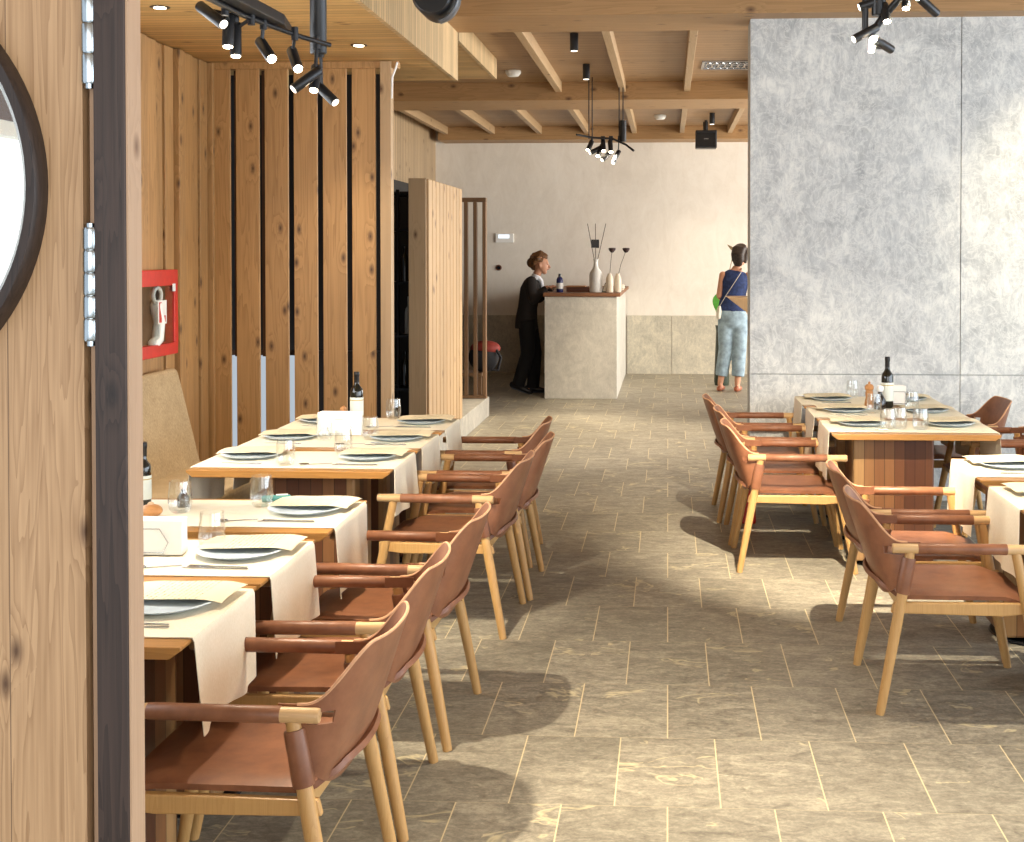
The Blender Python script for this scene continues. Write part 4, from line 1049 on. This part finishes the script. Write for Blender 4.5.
for s_ in (-1, 1):
    a, b, c = [Vector(p) for p in LG[s_]]
    bm_.tube([a, a.lerp(b, .5), b], [.07, .065, .05], 14, rnd=True); bm_.tube([b, b.lerp(c, .35), c], [.052, .05, .034], 12, rnd=True)
    f = Vector((.12, 0, -.075 if s_ < 0 else -.045)); bm_.tube([c+Vector((-.02, 0, -.03)), c+f], [.035, .028], 10, rnd=True)
bm_.fused('body', 'skin', pa, .009, 4)
j = MB()
j.tube([(-.075, 0, .80), (-.075, 0, .92), (-.06, 0, 1.06), (-.02, 0, 1.27), (-.002, 0, 1.36), (.01, 0, 1.405)], [(.185, .145), (.172, .135), (.150, .118), (.172, .132), (.150, .105), (.085, .075)], 24, up=(1, 0, 0))
for s_ in (-1, 1):
    sh, el, wr = [Vector(p) for p in SH[s_]]
    j.tube([sh+Vector((0, -.02*s_, .0)), sh.lerp(el, .4), el], [.068, .063, .054], 16, rnd=True); j.tube([el, el.lerp(wr, .5), wr.lerp(el, .06)], [.054, .05, .040], 14)
j.fused('jacket', 'suit', pa, .011, 4)
tr_ = MB()
tr_.tube([(-.065, 0, .99), (-.068, 0, .90), (-.06, 0, .84)], [(.150, .115), (.165, .13), (.15, .12)], 20, up=(1, 0, 0), rnd=True)
for s_ in (-1, 1):
    a, b, c = [Vector(p) for p in LG[s_]]
    tr_.tube([a, a.lerp(b, .5), b, b.lerp(c, .5), c+Vector((-.005, 0, -.02))], [.108, .098, .085, .082, .078], 16)
tr_.fused('trousers', 'trouser', pa, .012, 4)
sh_ = MB(); sh_.tube([(.03, 0, 1.40), (.055, 0, 1.455)], [(.066, .062), (.060, .056)], 16, up=(1, 0, 0)); sh_.tube([(.055, 0, 1.44), (.105, 0, 1.38), (.125, 0, 1.28)], [(.05, .03), (.055, .03), (.03, .02)], 12, rnd=True)
sh_.fused('shirt_collar', 'shirt', pa, .008, 3)
for s_, (c, d, ang) in {-1: ((-.165, -.09, .12), 1, -.55), 1: ((.0, .09, .085), 1, 0)}.items():
    R_ = Matrix.Rotation(-ang if s_ < 0 else 0, 3, 'Y')
    base = Vector((c[0], c[1], .055 if s_ < 0 else .0))
    # shoe in its own frame, heel raised for the rear foot
    pts = [Vector(p) for p in ((-.075, 0, .05), (-.02, 0, .055), (.07, 0, .042), (.15, 0, .034), (.175, 0, .03))]
    rot = Matrix.Rotation(.32, 3, 'Y') if s_ < 0 else Matrix.Identity(3)
    off = Vector((c[0]-.02, c[1], .048 if s_ < 0 else .0))
    sm = MB().tube([rot @ p+off for p in pts], [(.034, .04), (.038, .05), (.043, .038), (.038, .028), (.025, .022)], 14, rnd=True)
    so = sm.fused('shoe', 'shoe', pa, .008, 2)
    MB().tube([rot @ Vector((p[0], p[1], .008))+off for p in pts], [(.036, .007), (.038, .007), (.045, .007), (.040, .007), (.026, .006)], 14, up=(0, 0, 1)).build('sole', 'sole', so, smooth=True)
hr = MB()
hr.tube([qA(.055, 0, .085), qA(.0, 0, .10), qA(-.055, 0, .07), qA(-.085, 0, .01), qA(-.075, 0, -.05)], [(.045, .03), (.078, .045), (.085, .05), (.078, .045), (.05, .03)], 16, up=(0, 1, 0), rnd=True)
hr.sphere(tuple(qA(-.125, 0, .015)), (.055, .06, .062), 14, 10)
for k in range(26):
    a = random.uniform(0, 2*PI); e = random.uniform(-.02, .11)
    hr.sphere(tuple(qA(-.05+.085*math.cos(a)*.9, .065*math.sin(a), e*.9+.01)), random.uniform(.022, .038), 8, 6)
hr.fused('hair', 'hair_brown', pa, .008, 1)
ey = MB(); [ey.sphere(tuple(qA(.083, b*.031, .0)), (.008, .010, .006), 10, 6) for b in (-1, 1)]; ey.build('eyes', 'eye', pa, smooth=True)
MB().tube([qA(.092, -.018, -.064), qA(.099, 0, -.063), qA(.092, .018, -.064)], [.003, .005, .003], 8, rnd=True).build('lips', 'lip', pa, smooth=True)

# ---- visitor seen from behind (faces +y, turned a little right)
pB = (.80, 16.25, 0)
pb = thing('person', 'person in navy sleeveless top and pale jeans seen from behind', 'person', pB)
b = MB()
b.tube([(-.0, 0, .98), (.01, 0, 1.14), (.03, 0, 1.36), (.045, 0, 1.47), (.055, .01, 1.51)], [(.15, .105), (.125, .09), (.155, .105), (.12, .075), (.07, .06)], 20, up=(0, -1, 0), rnd=True)
b.tube([(.055, .0, 1.49), (.075, .015, 1.57), (.09, .02, 1.63)], [.056, .05, .05], 14, rnd=True)
qB = head_mb(b, (.105, .03, 1.70), (.55, .83, -.05), 1.0)
AR = {-1: [(-.115, 0, 1.445), (-.165, -.01, 1.19), (-.08, .2, 1.10)], 1: [(.205, .0, 1.44), (.25, -.02, 1.19), (.18, .22, 1.13)]}
for s_ in (-1, 1):
    a, e, w = [Vector(p) for p in AR[s_]]
    b.tube([a, a.lerp(e, .4), e], [.050, .045, .037], 14, rnd=True); b.tube([e, e.lerp(w, .4), w], [.037, .036, .026], 12, rnd=True)
    hand(b, w, (.3*-s_, 1, .1), (0, 0, -1), 1 if s_ > 0 else -1, 1, .5)
LB = {-1: [(-.075, 0, .95), (-.085, .0, .52), (-.15, .0, .09)], 1: [(.085, 0, .95), (.09, -.02, .52), (.06, -.06, .085)]}
for s_ in (-1, 1):
    p, k, c = [Vector(x) for x in LB[s_]]
    b.tube([p, p.lerp(k, .5), k], [.09, .078, .056], 14, rnd=True); b.tube([k, k.lerp(c, .35), c], [.054, .055, .034], 12, rnd=True)
    b.tube([c+Vector((0, -.03, -.035)), c+Vector((.03, .12, -.05))], [.034, .026], 10, rnd=True)
b.fused('body', 'skin', pb, .009, 4)
tp = MB()
tp.tube([(-.005, 0, 1.00), (.0, 0, 1.10), (.012, 0, 1.18), (.03, 0, 1.36), (.045, 0, 1.46), (.052, .0, 1.50)], [(.180, .135), (.165, .125), (.150, .115), (.172, .122), (.150, .092), (.10, .075)], 24, up=(0, -1, 0))
tp.fused('sleeveless_top', 'navy', pb, .011, 3)
jn = MB()
jn.tube([(0, 0, 1.05), (0, -.005, .97), (.0, -.01, .88)], [(.150, .115), (.172, .135), (.165, .13)], 20, up=(0, -1, 0), rnd=True)
for s_ in (-1, 1):
    p, k, c = [Vector(x) for x in LB[s_]]
    jn.tube([p, p.lerp(k, .5), k, k.lerp(c, .45), k.lerp(c, .76)], [.108, .100, .086, .084, .080], 16)
jn.fused('jeans', 'denim', pb, .012, 3)
for s_ in (-1, 1):
    c = Vector(LB[s_][2]); c.z = 0; d = Vector((.25, 1, 0)).normalized()
    so = MB().tube([c-d*.055+Vector((0, 0, .04)), c+Vector((0, 0, .04)), c+d*.09+Vector((0, 0, .035)), c+d*.16+Vector((0, 0, .028))], [(.036, .036), (.04, .04), (.045, .032), (.032, .024)], 14, rnd=True).fused('shoe', 'loafer', pb, .008, 2)
h = MB()
h.tube([qB(.05, 0, .085), qB(0, 0, .10), qB(-.055, 0, .07), qB(-.085, 0, .0), qB(-.075, 0, -.07), qB(-.06, 0, -.125)], [(.05, .03), (.082, .045), (.09, .055), (.088, .055), (.082, .045), (.06, .03)], 18, up=(0, 0, 1), rnd=True)
for s_ in (-1, 1): h.tube([qB(.02, s_*.062, .06), qB(-.01, s_*.08, .0), qB(-.015, s_*.076, -.09)], [.032, .034, .022], 12, rnd=True)
h.fused('hair', 'hair_dark', pb, .009, 3)
ey = MB(); [ey.sphere(tuple(qB(.085, e*.031, .0)), (.009, .009, .006), 10, 6) for e in (-1, 1)]; ey.build('eyes', 'eye', pb, smooth=True)
# shoulder bag worn across the back
bg = thing('shoulder_bag', 'small pale shoulder bag on a thin strap worn by the person in navy', 'bag', (.80, 16.25, 0))
MB().tube([(-.175, -.10, .93), (-.17, -.10, 1.0), (-.165, -.10, 1.05)], [(.05, .03), (.055, .035), (.045, .02)], 14, up=(1, 0, 0), rnd=True).build('bag_body', 'bag', bg, smooth=True)
MB().tube([(-.165, -.11, 1.06), (-.09, -.14, 1.19), (.02, -.15, 1.36), (.10, -.115, 1.48), (.115, -.02, 1.53)], [(.009, .004)]*5, 8).build('strap', 'strap', bg, smooth=True)

# ------------------------------------------------------------------ light: sky, added or assumed daylight, assumed wall spot
w = bpy.data.worlds.new('sky'); SC.world = w; w.use_nodes = True
bgn = w.node_tree.nodes['Background']; bgn.inputs[0].default_value = (.84, .91, 1.0, 1); bgn.inputs[1].default_value = .9
def area(name, loc, d, sx, sy, e, col):
    l = bpy.data.lights.new(name, 'AREA'); l.shape = 'RECTANGLE'; l.size = sx; l.size_y = sy; l.energy = e; l.color = col
    o = bpy.data.objects.new(name, l); COL.objects.link(o); o.location = loc; aim(o, d); return o
area('added_daylight_front', (XR-.02, 3.5, 1.7), (-1, 0, 0), 10, 2.7, 300, (.82, .91, 1))  # area light added at the unseen right glazing
area('added_daylight_rear', (XR-.02, 14.2, 1.7), (-1, 0, 0), 8.5, 2.7, 640, (1, .96, .90))  # second added area light, brightens the rear hall from out of view
area('assumed_daylight_entrance', (1.6, -2.3, 1.9), (0, 1, 0), 6, 3, 105, (1, .96, .90))  # assumed daylight, area light set out of view behind the camera
area('assumed_daylight_left', (XL+.0, 4.6, 1.3), (1, 0, 0), 4, 2.0, 70, (.95, .98, 1))  # area light added to go with the assumed left window
spot((3.2, 7.2, 3.3), (-.35, 1.9, -1.25), 170, 50, .9, (1, .84, .55))  # assumed unseen spot with no lamp body, brightens the slab partition
SC.view_settings.view_transform = 'Standard'; SC.view_settings.look = 'None'
SC.view_settings.gamma = 1; SC.view_settings.use_curve_mapping = False
SC.view_settings.exposure = .52
SC.cycles.use_denoising = True
SC.cycles.max_bounces = 8; SC.cycles.diffuse_bounces = 4; SC.cycles.glossy_bounces = 3; SC.cycles.transparent_max_bounces = 16
SC.cycles.sample_clamp_indirect = 6
